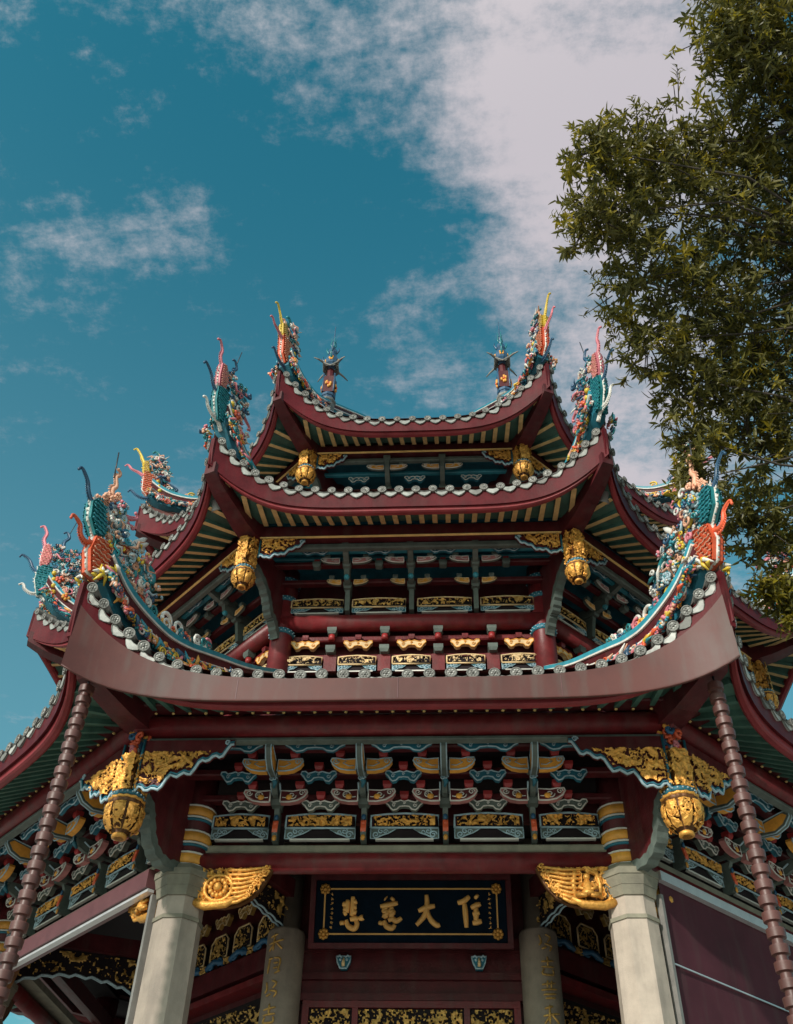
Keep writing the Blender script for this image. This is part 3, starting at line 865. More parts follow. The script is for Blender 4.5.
# tier 2 members
bar('beam', 4.83, 10.15, 10.41, 'lacquer_red', True)
bar('tie_beam', 4.62, 10.02, 10.12, 'lacquer_red', th=.15)
bar('tie_beam', 4.60, 9.70, 9.80, 'lacquer_red', th=.15)
bar('tie_beam', 4.62, 9.30, 9.42, 'lacquer_red', th=.15)
bar('tie_beam', 4.62, 10.72, 10.82, 'dark_red', th=.1)
bar('tie_beam', 4.9, 10.90, 10.98, 'dark_red', th=.1)
bar('tie_beam', 5.15, 11.05, 11.12, 'dark_red', th=.1)
bar('tie_beam', 5.4, 11.10, 11.17, 'teal_bright', th=.07)
bar('tie_beam', 5.1, 11.2, 11.26, 'teal_bright', th=.07)
bar('tie_beam', 5.56, 11.02, 11.12, 'grey_green', th=.08)
bar('purlin', 5.69, 11.135, 11.36, 'dark_red', th=.16)
bar('gilt_line', 5.71, 11.112, 11.134, 'rafter_end', th=.03)
bar('ceiling_board', 5.5, 11.30, 11.33, 'teal_paint', th=1.1)
# tier 3 members
bar('purlin', 4.53, 14.225, 14.42, 'dark_red', th=.16)
bar('gilt_line', 4.55, 14.2, 14.223, 'rafter_end', th=.03)
bar('tie_beam', 4.42, 14.10, 14.19, 'grey_green', th=.08)
bar('tie_beam', 4.1, 14.10, 14.17, 'teal_bright', th=.07)
bar('tie_beam', 3.8, 13.75, 13.85, 'teal_paint', th=.1)
bar('tie_beam', 3.6, 13.45, 13.6, 'lacquer_red', th=.1)
bar('ceiling_board', 4.3, 14.32, 14.35, 'teal_paint', th=.9)

# ---------------------------------------------------------------- tier 1 carved panels and brackets
def panel(cx, w, a, z0, z1, frame, lower, seed, gold='gilt', arched=True, split=.45, thr=.42):
    """framed panel: gilt scroll field above a pair of painted scroll feet"""
    zm = z0+(z1-z0)*split
    b = MB('interior')
    fn = front(a)
    h = w/2
    b.box(cx-h, cx+h, -(a-.02), -(a-.06), z0, z1, 'interior')
    top = [(cx-h, zm), (cx+h, zm), (cx+h, z1-.02), (cx+h*.5, z1), (cx, z1+.008), (cx-h*.5, z1), (cx-h, z1-.02)]
    outline(b, top, fn, .01, .015, frame)
    outline(b, [(u*1.0+(cx-u)*.06, v+(zm+(z1-zm)*.5-v)*.16) for u, v in top], fn, .008, .006, 'dark_red', n=4)
    o = b.build('carved_panel', PAV)
    b = MB(gold)
    b.relief([(cx-h+.03, zm+.015), (cx+h-.03, zm+.015), (cx+h-.03, z1-.03), (cx, z1-.012), (cx-h+.03, z1-.03)], fn, gilt_h(seed, 13, .05, thr), .0075, gold)
    b.build('gilt_carving', o)
    b = MB(lower)
    for sg in (-1, 1):
        x0 = cx+sg*h
        foot = [(x0, zm-.005), (x0-sg*w*.38, zm-.005), (x0-sg*w*.26, zm-.06), (x0-sg*w*.17, z0+.05), (x0-sg*w*.08, z0+.012), (x0, z0+.012)]
        b.prism(foot, fn, -.05, 0, 'grey_green' if frame != 'cream_paint' else 'teal_paint')
        outline(b, foot, fn, 0, .008, lower)
        b.tube(spiral((x0-sg*w*.08, -(a+.006), z0+.055), .045, 1.4, sg), .009, lower, n=4); b.tube(spiral((x0-sg*w*.15, -(a+.006), z0+.095), .035, 1.2, -sg, 1), .008, lower, n=4)
        b.tube(spiral((x0-sg*w*.22, -(a+.006), zm-.045), .03, 1.2, -sg), .006, lower, n=4)
    b.box(cx-h*.85, cx+h*.85, -(a+.015), -(a-.03), z0-.012, z0+.008, 'white_paint')
    b.build('scroll_feet', o)
    return o
PX = [(-1.855, .64), (-.945, .79), (.005, .76), (.945, .76), (1.84, .64)]
for i, (x, wd) in enumerate(PX): spread(panel(x, wd, 5.86, 6.385, 6.68, 'blue_white', 'blue_white', 10+i), DET)
def scroll_block(cx, a, z0, z1, w, body, edge):
    b = MB(body, edge); scallop(b, cx, a, z0, z1, w, body, edge)
    dou(b, cx, a-.0, z1+.005, .1, 'vermilion')
    return b.build('scroll_block', PAV)
for (x, wd) in PX:
    spread(scroll_block(x, 6.0, 6.665, 6.785, .42, 'grey_green', 'white_paint'), DET)
    spread(scroll_block(x, 6.32, 6.85, 6.975, .4, 'teal_paint', 'blue_white'), DET)
    b = MB('teal_paint', 'blue_white'); scallop(b, x, 6.76, 6.975, 7.09, .66, 'teal_paint', 'blue_white', .05); spread(b.build('scroll_block', PAV), DET)
def bracket1(x):
    b = MB('grey_green')
    fnr = lambda u, v, d: (d, -u, v)
    # painted nose in front of the panels
    b.prism([(5.86, 6.34), (5.93, 6.34), (5.97, 6.42), (5.94, 6.62), (5.98, 6.70), (5.8, 6.70), (5.8, 6.34)], fnr, -.03, .03, 'grey_green')
    b.prism([(5.98, 6.42), (5.985, 6.46), (5.965, 6.56), (5.945, 6.56), (5.975, 6.44)], fnr, -.03, .03, 'coral')
    for q, m in ((6.36, 'orange_paint'), (6.45, 'blue_white'), (6.53, 'coral'), (6.6, 'blue_paint')): b.ball((0, -5.965, q), .028, m, 6, 4, (1, .5, 1.3))
    dou(b, 0, 6.02, 6.70, .15, 'grey_green')
    b.prism([(5.75, 6.76), (6.2, 6.76), (6.3, 6.80), (6.33, 6.9), (6.28, 6.93), (5.75, 6.93)], fnr, -.03, .03, 'grey_green')
    for sg in (-1, 1): b.tube([(sg*.047, -6.0, 6.8), (sg*.05, -6.15, 6.82), (sg*.05, -6.25, 6.87)], .012, 'blue_white', n=5)
    b.tube([(0, -6.31, 6.78), (.02, -6.36, 6.82), (-.015, -6.37, 6.87), (0, -6.36, 6.92)], [.014, .03, .028, .016], 'teal_paint', n=6)
    for sg in (-1, 1): b.tube(spiral((sg*.02, -6.395, 6.85), .025, 1.2, sg), .007, 'blue_white', n=4)
    dou(b, 0, 6.36, 6.915, .15, 'grey_green')
    fin = [(6.4, 6.86), (6.64, 6.83), (6.78, 6.88), (6.86, 6.97), (6.86, 7.04), (6.78, 7.05), (6.4, 7.0)]
    b.prism(fin, fnr, -.03, .03, 'grey_green')
    b.prism([(6.5, 6.88), (6.64, 6.86), (6.76, 6.91), (6.83, 6.99), (6.78, 7.03), (6.5, 6.98)], fnr, -.034, .034, 'orange_paint')
    for sg in (-1, 1): outline(b, fin, fnr, sg*.03, .008, 'blue_white')
    dou(b, 0, 6.9, 7.10, .12, 'vermilion')
    o = b.build('bracket_set', PAV, (x+rnd.uniform(-.01, .01), 0, rnd.uniform(-.006, .006)), rnd.uniform(-.0025, .0025))
    for sg in (-1, 1):
        m1 = MB('pink_paint'); cloud_arm(m1, 6.16, 6.69, 6.835, .06, .36, 'pink_paint', 'white_paint', 'dark_red', sides=(sg,))
        m1.ball((sg*.16, -6.175, 6.74), .035, 'orange_paint', 6, 4, (1.2, .4, 1)); dou(m1, sg*.27, 6.15, 6.84, .1, 'vermilion')
        m1.tube(spiral((sg*.19, -6.175, 6.76), .05, 1.2, -sg), .007, 'white_paint', n=4)
        m1.build('bracket_arm', o)
        m1 = MB('orange_paint'); cloud_arm(m1, 6.52, 6.875, 7.02, .06, .34, 'orange_paint', 'blue_white', 'orange_paint', sides=(sg,))
        dou(m1, sg*.24, 6.5, 7.03, .1, 'vermilion')
        m1.build('bracket_arm', o)
    spread_set(o, x)
    return o
def spread_set(o, x):
    for k in DET:
        if k: copy_tree(o, PAV, k*F45, rotp((x, 0, 0), k*F45))
for x in (-1.44, -.46, .475, 1.42): bracket1(x)

# ---------------------------------------------------------------- tier 2 panels and brackets
for i, (x, wd) in enumerate(((-1.42, .78), (-.49, .8), (.49, .8), (1.42, .78))):
    spread(panel(x, wd, 4.76, 10.43, 10.69, 'cream_paint', 'blue_white', 30+i, 'gilt_dull', split=.4, thr=.55), DET)
for i, x in enumerate((-1.56, -.78, 0, .78, 1.56)):
    spread(panel(x, .54, 4.68, 9.44, 9.70, 'cream_paint', 'blue_white', 40+i, 'cream_paint', split=.45, thr=.6), DET)
    b = MB('cream_paint', 'white_paint'); scallop(b, x, 4.68, 9.84, 9.98, .42, 'cream_paint', 'orange_paint'); dou(b, x, 4.66, 10.0, .09, 'lacquer_red'); spread(b.build('scroll_block', PAV), DET)
    if i < 4:
        b = MB('grey_green'); dou(b, x+.39, 4.7, 10.07, .14, 'grey_green'); b.tube([(x+.39, -4.7, 9.98), (x+.39, -4.7, 10.062)], .05, 'vermilion', n=8); spread(b.build('bearing_block', PAV), DET)
        b = MB('grey_green'); dou(b, x+.39, 4.72, 9.72, .14, 'grey_green'); b.box(x+.3, x+.48, -4.7, -4.62, 9.44, 9.72, 'lacquer_red'); spread(b.build('block_pillar', PAV), DET)
def bracket2(x):
    b = MB('grey_green')
    fnr = lambda u, v, d: (d, -u, v)
    b.prism([(4.7, 10.42), (4.84, 10.42), (4.87, 10.6), (4.9, 10.76), (4.7, 10.76)], fnr, -.035, .035, 'grey_green')
    dou(b, 0, 4.9, 10.76, .13, 'grey_green')
    b.prism([(4.65, 10.80), (5.05, 10.80), (5.16, 10.86), (5.18, 10.96), (4.65, 10.96)], fnr, -.04, .04, 'grey_green')
    b.ball((0, -5.12, 10.83), .05, 'teal_bright', 6, 4)
    dou(b, 0, 5.18, 10.95, .13, 'grey_green')
    b.prism([(4.95, 10.98), (5.3, 10.98), (5.5, 11.05), (5.52, 11.14), (4.95, 11.1)], fnr, -.04, .04, 'grey_green')
    dou(b, 0, 5.5, 11.13, .13, 'grey_green')
    o = b.build('bracket_set', PAV, (x, 0, 0))
    for sg in (-1, 1):
        m1 = MB('orange_paint'); cloud_arm(m1, 5.0, 10.79, 10.88, .1, .31, 'grey_green', 'cream_paint', 'orange_paint', .05, sides=(sg,)); dou(m1, sg*.24, 4.98, 10.885, .08, 'grey_green'); m1.build('bracket_arm', o)
        m1 = MB('pink_paint'); cloud_arm(m1, 5.3, 10.95, 11.05, .1, .38, 'grey_green', 'white_paint', 'pink_paint', .05, sides=(sg,)); dou(m1, sg*.29, 5.26, 11.055, .09, 'grey_green'); m1.build('bracket_arm', o)
    spread_set(o, x)
for x in (-.96, 0, .96): bracket2(x)
for x in (-1.42, -.48, .48, 1.42):
    b = MB('grey_green')
    dou(b, x, 5.14, 10.985, .12, 'grey_green'); dou(b, x, 5.14, 11.07, .08, 'vermilion')
    o = b.build('bearing_block', PAV); spread(o, DET)
    m1 = MB('teal_paint', 'blue_white'); scallop(m1, x, 5.42, 11.03, 11.11, .4, 'teal_paint', 'blue_white', .05); spread(m1.build('scroll_block', PAV), DET)
def bracket3(x):
    b = MB('grey_green')
    fnr = lambda u, v, d: (d, -u, v)
    b.prism([(3.4, 13.5), (3.75, 13.5), (3.95, 13.62), (3.98, 13.74), (3.4, 13.74)], fnr, -.04, .04, 'grey_green')
    dou(b, 0, 3.98, 13.75, .13, 'grey_green')
    b.prism([(3.6, 13.78), (4.15, 13.84), (4.4, 13.95), (4.46, 14.1), (3.6, 14.06)], fnr, -.04, .04, 'grey_green')
    dou(b, 0, 4.42, 14.09, .12, 'grey_green')
    o = b.build('bracket_set', PAV, (x, 0, 0))
    for sg in (-1, 1):
        m1 = MB('orange_paint'); cloud_arm(m1, 4.36, 13.95, 14.06, .06, .36, 'grey_green', 'white_paint', 'orange_paint', .05, sides=(sg,)); dou(m1, sg*.25, 4.33, 14.065, .08, 'grey_green'); m1.build('bracket_arm', o)
    spread_set(o, x)
for x in (-.49, .49): bracket3(x)
for x in (-1.0, 0, 1.0): spread((lambda b: (scallop(b, x, 4.2, 13.8, 13.92, .36, 'teal_paint', 'white_paint'), b.build('scroll_block', PAV))[1])(MB('teal_paint')), DET)

# ---------------------------------------------------------------- gilt lotus pendants under the corners
def pendant(r, zb, zt, z_top, rad, lab=None, crest=False):
    """zb..zt lotus basket, zt..z_top carved sleeve"""
    root = empty('lotus_pendant', rotp((0, -r, 0), .5*F45), .5*F45, PAV)
    h = zt-zb
    prof = [(.30, 0), (.42, .02), (.44, .08), (.38, .14), (.62, .22), (.86, .38), (.98, .55), (1.0, .70), (.93, .78), (1.04, .82), (1.08, .9), (1.0, .96), (.8, 1.0)]
    b = MB('gilt_gap_shade', 'gilt')
    def mod(q, i):
        if i < 3: return 1
        if i < 8: return .93+.09*abs(math.cos(4*q))-.05*(i % 2)*abs(math.sin(8*q))
        return 1+.04*math.cos(14*q)
    # subdivide profile for relief
    b.lathe([(pr*rad*.95, zb+pz*h) for pr, pz in prof], 'gilt_gap_shade', 48, mod=mod)
    b.lathe([(.80*rad, zt-.12*h), (1.08*rad, zt-.09*h), (1.1*rad, zt-.04*h), (.9*rad, zt)], 'gilt', 28, mod=lambda q, i: 1+.05*math.cos(14*q))
    b.lathe([(.3*rad, zb), (.45*rad, zb+.02*h), (.44*rad, zb+.09*h), (.34*rad, zb+.13*h)], 'gilt', 20)
    def prad(v):
        for (r0, z0), (r1, z1) in zip(prof[3:10], prof[4:11]):
            if z0 <= v <= z1: return rad*(r0+(r1-r0)*(v-z0)/(z1-z0))
        return rad*.95
    gh = gilt_h(int(r*10), 13, .05, .12)
    def lh(u, v):
        q = u/rad
        gap = abs(((q*4/PI) % 1)-.5)*2
        if gap > .9: return None
        k_ = gh(u, v)
        return None if k_ is None else k_*.7+.012*(1-gap*gap)
    b.relief([(-PI*rad, zb+.16*h), (PI*rad, zb+.16*h), (PI*rad, zb+.8*h), (-PI*rad, zb+.8*h)],
             lambda u, v, hh: ((prad((v-zb)/h)+hh)*math.cos(u/rad), (prad((v-zb)/h)+hh)*math.sin(u/rad), v), lh, .0085, 'gilt')
    rg = random.Random(int(r*100))
    for k in range(8):      # raised lotus petals with curled lips
        q = k*PI/4+PI/8; cc, s_ = math.cos(q), math.sin(q)
        for (zz, rr, sz) in ((.58, 1.0, .27),):
            c0 = Vector((cc*rad*rr, s_*rad*rr, zb+zz*h)); tg = Vector((-s_, cc, 0)); out = Vector((cc, s_, 0))
            pts = [c0+tg*(sz*rad*1.25*math.cos(a_))+Vector((0, 0, 1))*(sz*h*.75*math.sin(a_))+out*.012 for a_ in [i*PI/5 for i in range(11)]]
            b.tube(pts, rad*.055, 'gilt', n=5)
            b.ball(c0+out*.015, rad*.13, 'gilt', 6, 4)
        for e in range(3):
            q2 = q+rg.uniform(-.4, .4); zz = rg.uniform(.2, .75)
            b.tube(spiral((math.cos(q2)*rad*.98, math.sin(q2)*rad*.98, zb+zz*h), rad*.13, 1.2, 1, rg.random()*6), rad*.045, 'gilt', n=4)
    b.build('lotus_basket', root)
    b = MB('teal_paint')
    b.lathe([(rad*.8, zt-.005), (rad*.98, zt+.01), (rad*.95, zt+.05), (rad*.6, zt+.06)], 'teal_paint', 20)
    for k in range(20):
        b.ball((rad*.98*math.cos(k*PI/10), rad*.98*math.sin(k*PI/10), zt+.03), .012, 'blue_white', 5, 3)
    b.build('beaded_collar', root)
    b = MB('gilt', 'gilt_gap_shade')
    sw = rad*.66
    b.box(-sw*.82, sw*.82, -sw*.82, sw*.82, zt+.05, z_top, 'gilt_gap_shade')
    for k in range(4):
        b.M = Matrix.Rotation(k*PI/2, 4, 'Z')
        g_ = gilt_h(60+k, 11, .055, .2)
        wob = lambda u: 1
        b.relief([(-sw*1.02, zt+.06), (sw*1.02, zt+.06), (sw*1.02, z_top-.05), (sw*.6, z_top), (-sw*.6, z_top), (-sw*1.02, z_top-.05)], lambda u, v, hh: (u, -(sw*.82+hh*1.3), v), g_, .011, 'gilt')
    b.M = None
    for k in range(26):
        q = rg.random()*2*PI; zz = rg.uniform(zt+.08, z_top-.04)
        b.tube(spiral((math.cos(q)*sw*1.02, math.sin(q)*sw*1.02, zz), rg.uniform(.03, .06), 1.2, rg.choice((-1, 1)), rg.random()*6), [.018]*8+[.012]*6, 'gilt', n=5)
    for (zz) in (zt+.1, (zt+z_top)/2, z_top-.03):
        b.lathe([(sw*1.0, zz-.02), (sw*1.12, zz), (sw*1.0, zz+.02)], 'gilt', 16)
    b.build('carved_sleeve', root)
    if crest:
        b = MB('rose', 'blue_paint', 'orange_paint', 'white_paint')
        for k in range(34):
            zz = z_top+rg.uniform(.02, .36); x = rg.uniform(-.09, .09); yy = rg.uniform(-.12, .05)
            m = 'orange_paint' if zz > z_top+.24 else ('white_paint' if rg.random() < .25 else rg.choice(('rose', 'blue_paint', 'blue_paint', 'coral')))
            b.tube(spiral((x, yy, zz), rg.uniform(.03, .06), 1.1, rg.choice((-1, 1)), rg.random()*6, 10), [.022]*6+[.014]*4, m, n=5)
        b.tube([(0, 0, z_top-.02), (0, -.02, z_top+.42)], .05, 'blue_paint', n=7)
        b.build('phoenix_crest', root)
    for j in (-2, -1, 1): copy_tree(root, PAV, (j+.5)*F45, rotp((0, -r, 0), (j+.5)*F45))
pendant(7.45, 5.92, 6.34, 6.84, .172, crest=True)
pendant(6.17, 10.17, 10.47, 11.08, .138)
pendant(4.93, 13.44, 13.74, 14.2, .142)

# ---------------------------------------------------------------- corner brackets from column to pendant
def corner_bracket(pts_web, strip, w):
    b = MB('dark_red', 'grey_green')
    fn = lambda u, v, d: (d, -u, v)
    b.prism(pts_web, fn, -.05, .05, 'dark_red')
    q = bez(strip, 4); n = len(q)
    vs = []
    for i, (u, v) in enumerate(q):
        t_ = Vector(q[min(n-1, i+1)])-Vector(q[max(0, i-1)]); t_.normalize(); nn = Vector((t_.y, -t_.x))
        k = .05+.012*math.cos(i*2.2)
        for dx, e in ((-w, 1), (w, 1), (w, -1), (-w, -1)):
            vs.append((dx, -(u+nn.x*k*e), v+nn.y*k*e))
    fs = [(i*4+k, i*4+(k+1) % 4, i*4+4+(k+1) % 4, i*4+4+k) for i in range(n-1) for k in range(4)]
    fs += [(3, 2, 1, 0), (n*4-4, n*4-3, n*4-2, n*4-1)]
    b.add(vs, fs, 'grey_green')
    o = b.build('corner_bracket', PAV, rz=.5*F45)
    for j in (-2, -1, 1): copy_tree(o, PAV, (j+.5)*F45)
corner_bracket([(6.3, 5.99), (6.62, 5.99), (6.92, 6.06), (7.1, 6.36), (7.2, 6.62), (7.35, 6.9), (7.35, 7.1), (6.3, 7.1)],
               [(6.42, 6.04), (6.66, 5.97), (6.86, 6.0), (7.0, 6.12), (7.08, 6.3), (7.14, 6.42), (7.3, 6.52)], .066)
corner_bracket([(5.0, 10.1), (5.2, 10.1), (5.45, 10.3), (5.62, 10.55), (5.9, 10.75), (6.1, 11.15), (5.0, 11.15)],
               [(5.18, 9.95), (5.28, 10.1), (5.36, 10.2), (5.44, 10.22), (5.5, 10.34), (5.6, 10.5), (5.8, 10.66), (6.02, 10.74)], .062)
corner_bracket([(3.8, 13.4), (4.2, 13.45), (4.5, 13.7), (4.8, 13.95), (4.9, 14.3), (3.8, 14.3)],
               [(4.0, 13.32), (4.2, 13.44), (4.4, 13.62), (4.6, 13.78), (4.82, 13.86)], .055)

# ---------------------------------------------------------------- gilt spandrels beside the pendants
def spandrel(a, x0, ln, z0, z1, seed, red_top=0., ex=1.25):
    """x0: outer end (towards the pendant); runs inwards by ln"""
    fn = front(a)
    for sg in (-1, 1):
        low = []
        N = 28
        for i in range(N+1):
            u = i/N
            base = z0+(z1-z0)*(.02+.86*u**ex)
            wob = .030*math.sin(u*PI*6.2+.4)*(1-u*.5)+.018*math.sin(u*PI*13)
            low.append((sg*(x0-ln*u), base+wob*(z1-z0)/.4))
        poly = low+[(sg*(x0-ln), z1), (sg*x0, z1)]
        b = MB('dark_red', 'blue_white', 'teal_paint')
        b.prism(poly, fn, -.05, 0, 'dark_red')
        outline(b, low, fn, .01, .016, 'blue_white', closed=False)
        outline(b, [(u, v+.03) for u, v in low], fn, .008, .014, 'teal_paint', closed=False)
        outline(b, [(sg*x0, z0), (sg*x0, z1)], fn, .01, .016, 'teal_paint', closed=False)
        b.tube(spiral((sg*(x0-ln*.93), -(a+.01), z1-.03), .035, 1.3, sg), .01, 'blue_white', n=5)
        o = b.build('spandrel', PAV)
        gp = [(u-(0), v+.05) for u, v in low[1:int(N*.84)]]
        gp = gp+[(sg*(x0-ln*.84), z1-red_top), (sg*(x0-.03), z1-red_top)]
        b = MB('gilt'); b.relief(gp, fn, gilt_h(seed, 12, .06, .36), .009, 'gilt'); b.build('gilt_carving', o)
        spread(o, DET)
spandrel(7.0, 2.76, .98, 6.34, 6.98, 70, .15)
spandrel(5.66, 2.2, .66, 10.76, 11.10, 71, 0, 2.3)
spandrel(4.5, 1.72, .52, 13.84, 14.19, 72, 0, 2.3)
bar('tie_beam', 6.955, 6.84, 6.995, 'lacquer_red', th=.05) if False else None

# ---------------------------------------------------------------- gilt corbels below the tier 1 beam
def corbel(sg, seed):
    a = 5.9; fn = front(a)
    x0, x1 = 2.2, 1.42
    b = MB('gilt')
    poly = [(x0, 5.68), (x0-.12, 5.62), (x0-.3, 5.61), (x0-.46, 5.645), (x0-.58, 5.71), (x0-.67, 5.81), (x0-.72, 5.9), (x0-.78, 6.03), (x0, 6.03)]
    poly = [(sg*u, v) for u, v in poly]
    b.prism(poly, fn, -.06, 0, 'gilt_gap_shade')
    b.relief(poly, fn, gilt_h(seed, 11, .08, .42), .0075, 'gilt')
    # feathered tail plumes
    for k in range(8):
        q0 = k/7
        P0 = Vector((sg*(x0-.33+.1*q0), -(a+.05), 5.64+.36*q0)); P3 = Vector((sg*(x0-.56-.2*q0), -(a+.045), 5.70+.32*q0+.02))
        md = P0.lerp(P3, .5)+Vector((0, -.03, -.035))
        b.tube([P0, P0.lerp(md, .6), md, P3.lerp(md, .3), P3], [.01, .02, .021, .016, .006], 'gilt', n=6)
        b.tube(spiral((P3.x+sg*.04, P3.y-.02, P3.z-.01), .032, 1.1, sg, .5, 10), .011, 'gilt', n=4)
    # rosette on one side, seated figure on the other
    if sg < 0:
        for q in range(12):
            b.ball((sg*(x0-.22)+.085*math.cos(q*PI/6), -(a+.075), 5.80+.085*math.sin(q*PI/6)), .03, 'gilt', 6, 4)
        b.ball((sg*(x0-.22), -(a+.09), 5.80), .05, 'gilt', 8, 5)
        b.tube([(sg*(x0-.22)+.15*math.cos(q*PI/8), -(a+.06), 5.80+.14*math.sin(q*PI/8)) for q in range(17)], .022, 'gilt', n=6)
    else:
        x = x0-.26
        b.ball((x, -(a+.09), 5.90), .036, 'gilt', 8, 6)
        b.tube([(x, -(a+.08), 5.87), (x, -(a+.09), 5.80), (x, -(a+.1), 5.73), (x, -(a+.1), 5.70)], [.03, .055, .07, .085], 'gilt', n=8)
        for q in (-1, 1):
            b.tube([(x+q*.05, -(a+.09), 5.83), (x+q*.09, -(a+.11), 5.78), (x+q*.03, -(a+.14), 5.75)], [.022, .02, .016], 'gilt', n=6)
            b.tube([(x+q*.03, -(a+.1), 5.715), (x+q*.11, -(a+.12), 5.70), (x+q*.02, -(a+.15), 5.69)], [.03, .03, .02], 'gilt', n=6)
            b.tube([(x+q*.13, -(a+.06), 5.68), (x+q*.14, -(a+.06), 5.84), (x+q*.11, -(a+.06), 5.98)], .025, 'gilt', n=6)
    b.tube([(sg*(x0+.02), -(a+.03), 5.66), (sg*(x0-.1), -(a+.05), 5.615), (sg*(x0-.32), -(a+.06), 5.63), (sg*(x0-.5), -(a+.06), 5.73)], [.045, .05, .045, .02], 'gilt', n=8)
    o = b.build('corbel', PAV)
    spread(o, (-2, -1, 1, 2))
corbel(-1, 1.7); corbel(1, 4.1)

# ---------------------------------------------------------------- hall front: inner columns, door, lintel
Rin = 3.78/C8
def glyph(mb, strokes, fn, sx, sz, cx, cz, r, d=.008, m=None):
    for st in strokes:
        q = bez([(cx+u*sx, cz+v*sz) for u, v in st], 4)
        n = len(q)
        mb.tube([fn(u, v, d) for u, v in q], [r*(.75+.45*math.sin(PI*(i/(n-1)))**.5) for i in range(n)], m, n=6)
BRUSH = [
 [[(-.4, .3), (.1, .45)], [(-.1, .5), (-.15, -.5)], [(-.5, -.1), (.5, .1)], [(-.1, -.1), (-.45, -.5)], [(0, 0), (.45, -.45)]],
 [[(-.4, .4), (-.3, .0), (-.45, -.2)], [(0, .45), (.3, .3), (.1, 0)], [(-.1, -.1), (.35, -.2), (.2, -.5)], [(-.3, -.4), (.0, -.3)]],
 [[(-.45, .25), (.4, .4)], [(-.1, .5), (-.15, .1)], [(.15, .5), (.1, .1)], [(-.5, -.05), (.5, .08)], [(-.4, -.3), (.4, -.2)], [(-.3, -.5), (.35, -.42)]],
 [[(-.4, .35), (-.1, .4)], [(-.3, .45), (-.4, -.45)], [(.0, .4), (.4, .3), (.3, -.4)], [(.0, .1), (.3, .1)], [(0, -.2), (.3, -.15)], [(.1, -.5), (.45, -.35)]],
 [[(-.4, .2), (.4, .3)], [(0, .5), (0, -.1)], [(-.4, -.1), (.4, -.05)], [(-.25, -.2), (-.35, -.5), (.3, -.5), (.3, -.2)]],
]
for j in (-2, -1, 0, 1):
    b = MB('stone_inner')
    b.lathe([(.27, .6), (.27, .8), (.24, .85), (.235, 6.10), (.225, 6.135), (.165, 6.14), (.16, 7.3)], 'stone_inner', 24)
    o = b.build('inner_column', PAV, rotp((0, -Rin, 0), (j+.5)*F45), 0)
    b = MB('gilt')
    ang = R(-18 if j == -1 else (15 if j == 0 else 0))
    if j in (-1, 0):
        rg = random.Random(21+j)
        for i in range(9):
            z = 5.95-.27*i
            def fn(u, v, d, z=z): 
                q = -PI/2+ang*1.2+u/.237
                return ((.236+d)*math.cos(q), (.236+d)*math.sin(q), v)
            b = MB('gilt_dull'); glyph(b, BRUSH[(i*3+j+1) % 5], fn, .2, .2, 0, z, .011, .004); b.build('gilt_character', o)
# door wall on the hall front
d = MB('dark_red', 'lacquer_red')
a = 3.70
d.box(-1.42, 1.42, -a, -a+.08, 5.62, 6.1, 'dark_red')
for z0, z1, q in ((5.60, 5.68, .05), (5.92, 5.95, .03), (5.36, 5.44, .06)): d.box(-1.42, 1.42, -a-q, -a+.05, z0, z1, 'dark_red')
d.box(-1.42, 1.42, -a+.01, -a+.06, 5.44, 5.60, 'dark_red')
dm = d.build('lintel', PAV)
dr = MB('lacquer_red')
for x0, x1 in ((-1.30, -1.22), (-.70, -.63), (.63, .70), (1.22, 1.30)): dr.box(x0, x1, -a-.05, -a+.03, .6, 5.36, 'lacquer_red')
dr.box(-1.30, 1.30, -a-.055, -a+.03, 5.28, 5.355, 'lacquer_red')
door = dr.build('door', PAV)
for (x0, x1, s_) in ((-1.22, -.70, 1), (-.63, .63, 2), (.70, 1.22, 3)):
    b = MB('gilt_dull', 'interior')
    b.box(x0+.002, x1-.002, -a-.01, -a+.02, 3.2, 5.278, 'interior')
    b.relief([(x0+.01, 4.4), (x1-.01, 4.4), (x1-.01, 5.27), (x0+.01, 5.27)], front(a+.01), gilt_h(80+s_, 20, .07, .45), .012, 'gilt_dull')
    b.build('gilt_lattice', door)
    b = MB('dark_red'); b.box(x0+.002, x1-.002, -a-.012, -a+.02, .6, 3.195); b.build('door_leaf', door)
# lion-mask blocks under the signboard
for x in (-.83, .83):
    b = MB('teal_paint', 'blue_white', 'cream_paint')
    pl = [(-.09, .07), (.09, .07), (.075, 0), (.04, -.07), (-.04, -.07), (-.075, 0)]
    b.prism([(x+u, 5.78+v) for u, v in pl], front(a+.0), 0, .1, 'teal_paint')
    outline(b, [(x+u, 5.78+v) for u, v in pl], front(a), .1, .01, 'blue_white')
    for sg in (-1, 1):
        b.ball((x+sg*.04, -(a+.1), 5.81), .018, 'blue_white', 6, 4); b.tube([(x+sg*.075, -(a+.1), 5.84), (x+sg*.05, -(a+.11), 5.86), (x+sg*.02, -(a+.11), 5.83)], .012, 'blue_white', n=5)
    b.tube([(x, -(a+.1), 5.83), (x, -(a+.125), 5.76), (x, -(a+.11), 5.73)], [.012, .022, .02], 'cream_paint', n=6)
    b.build('lion_mask', PAV)
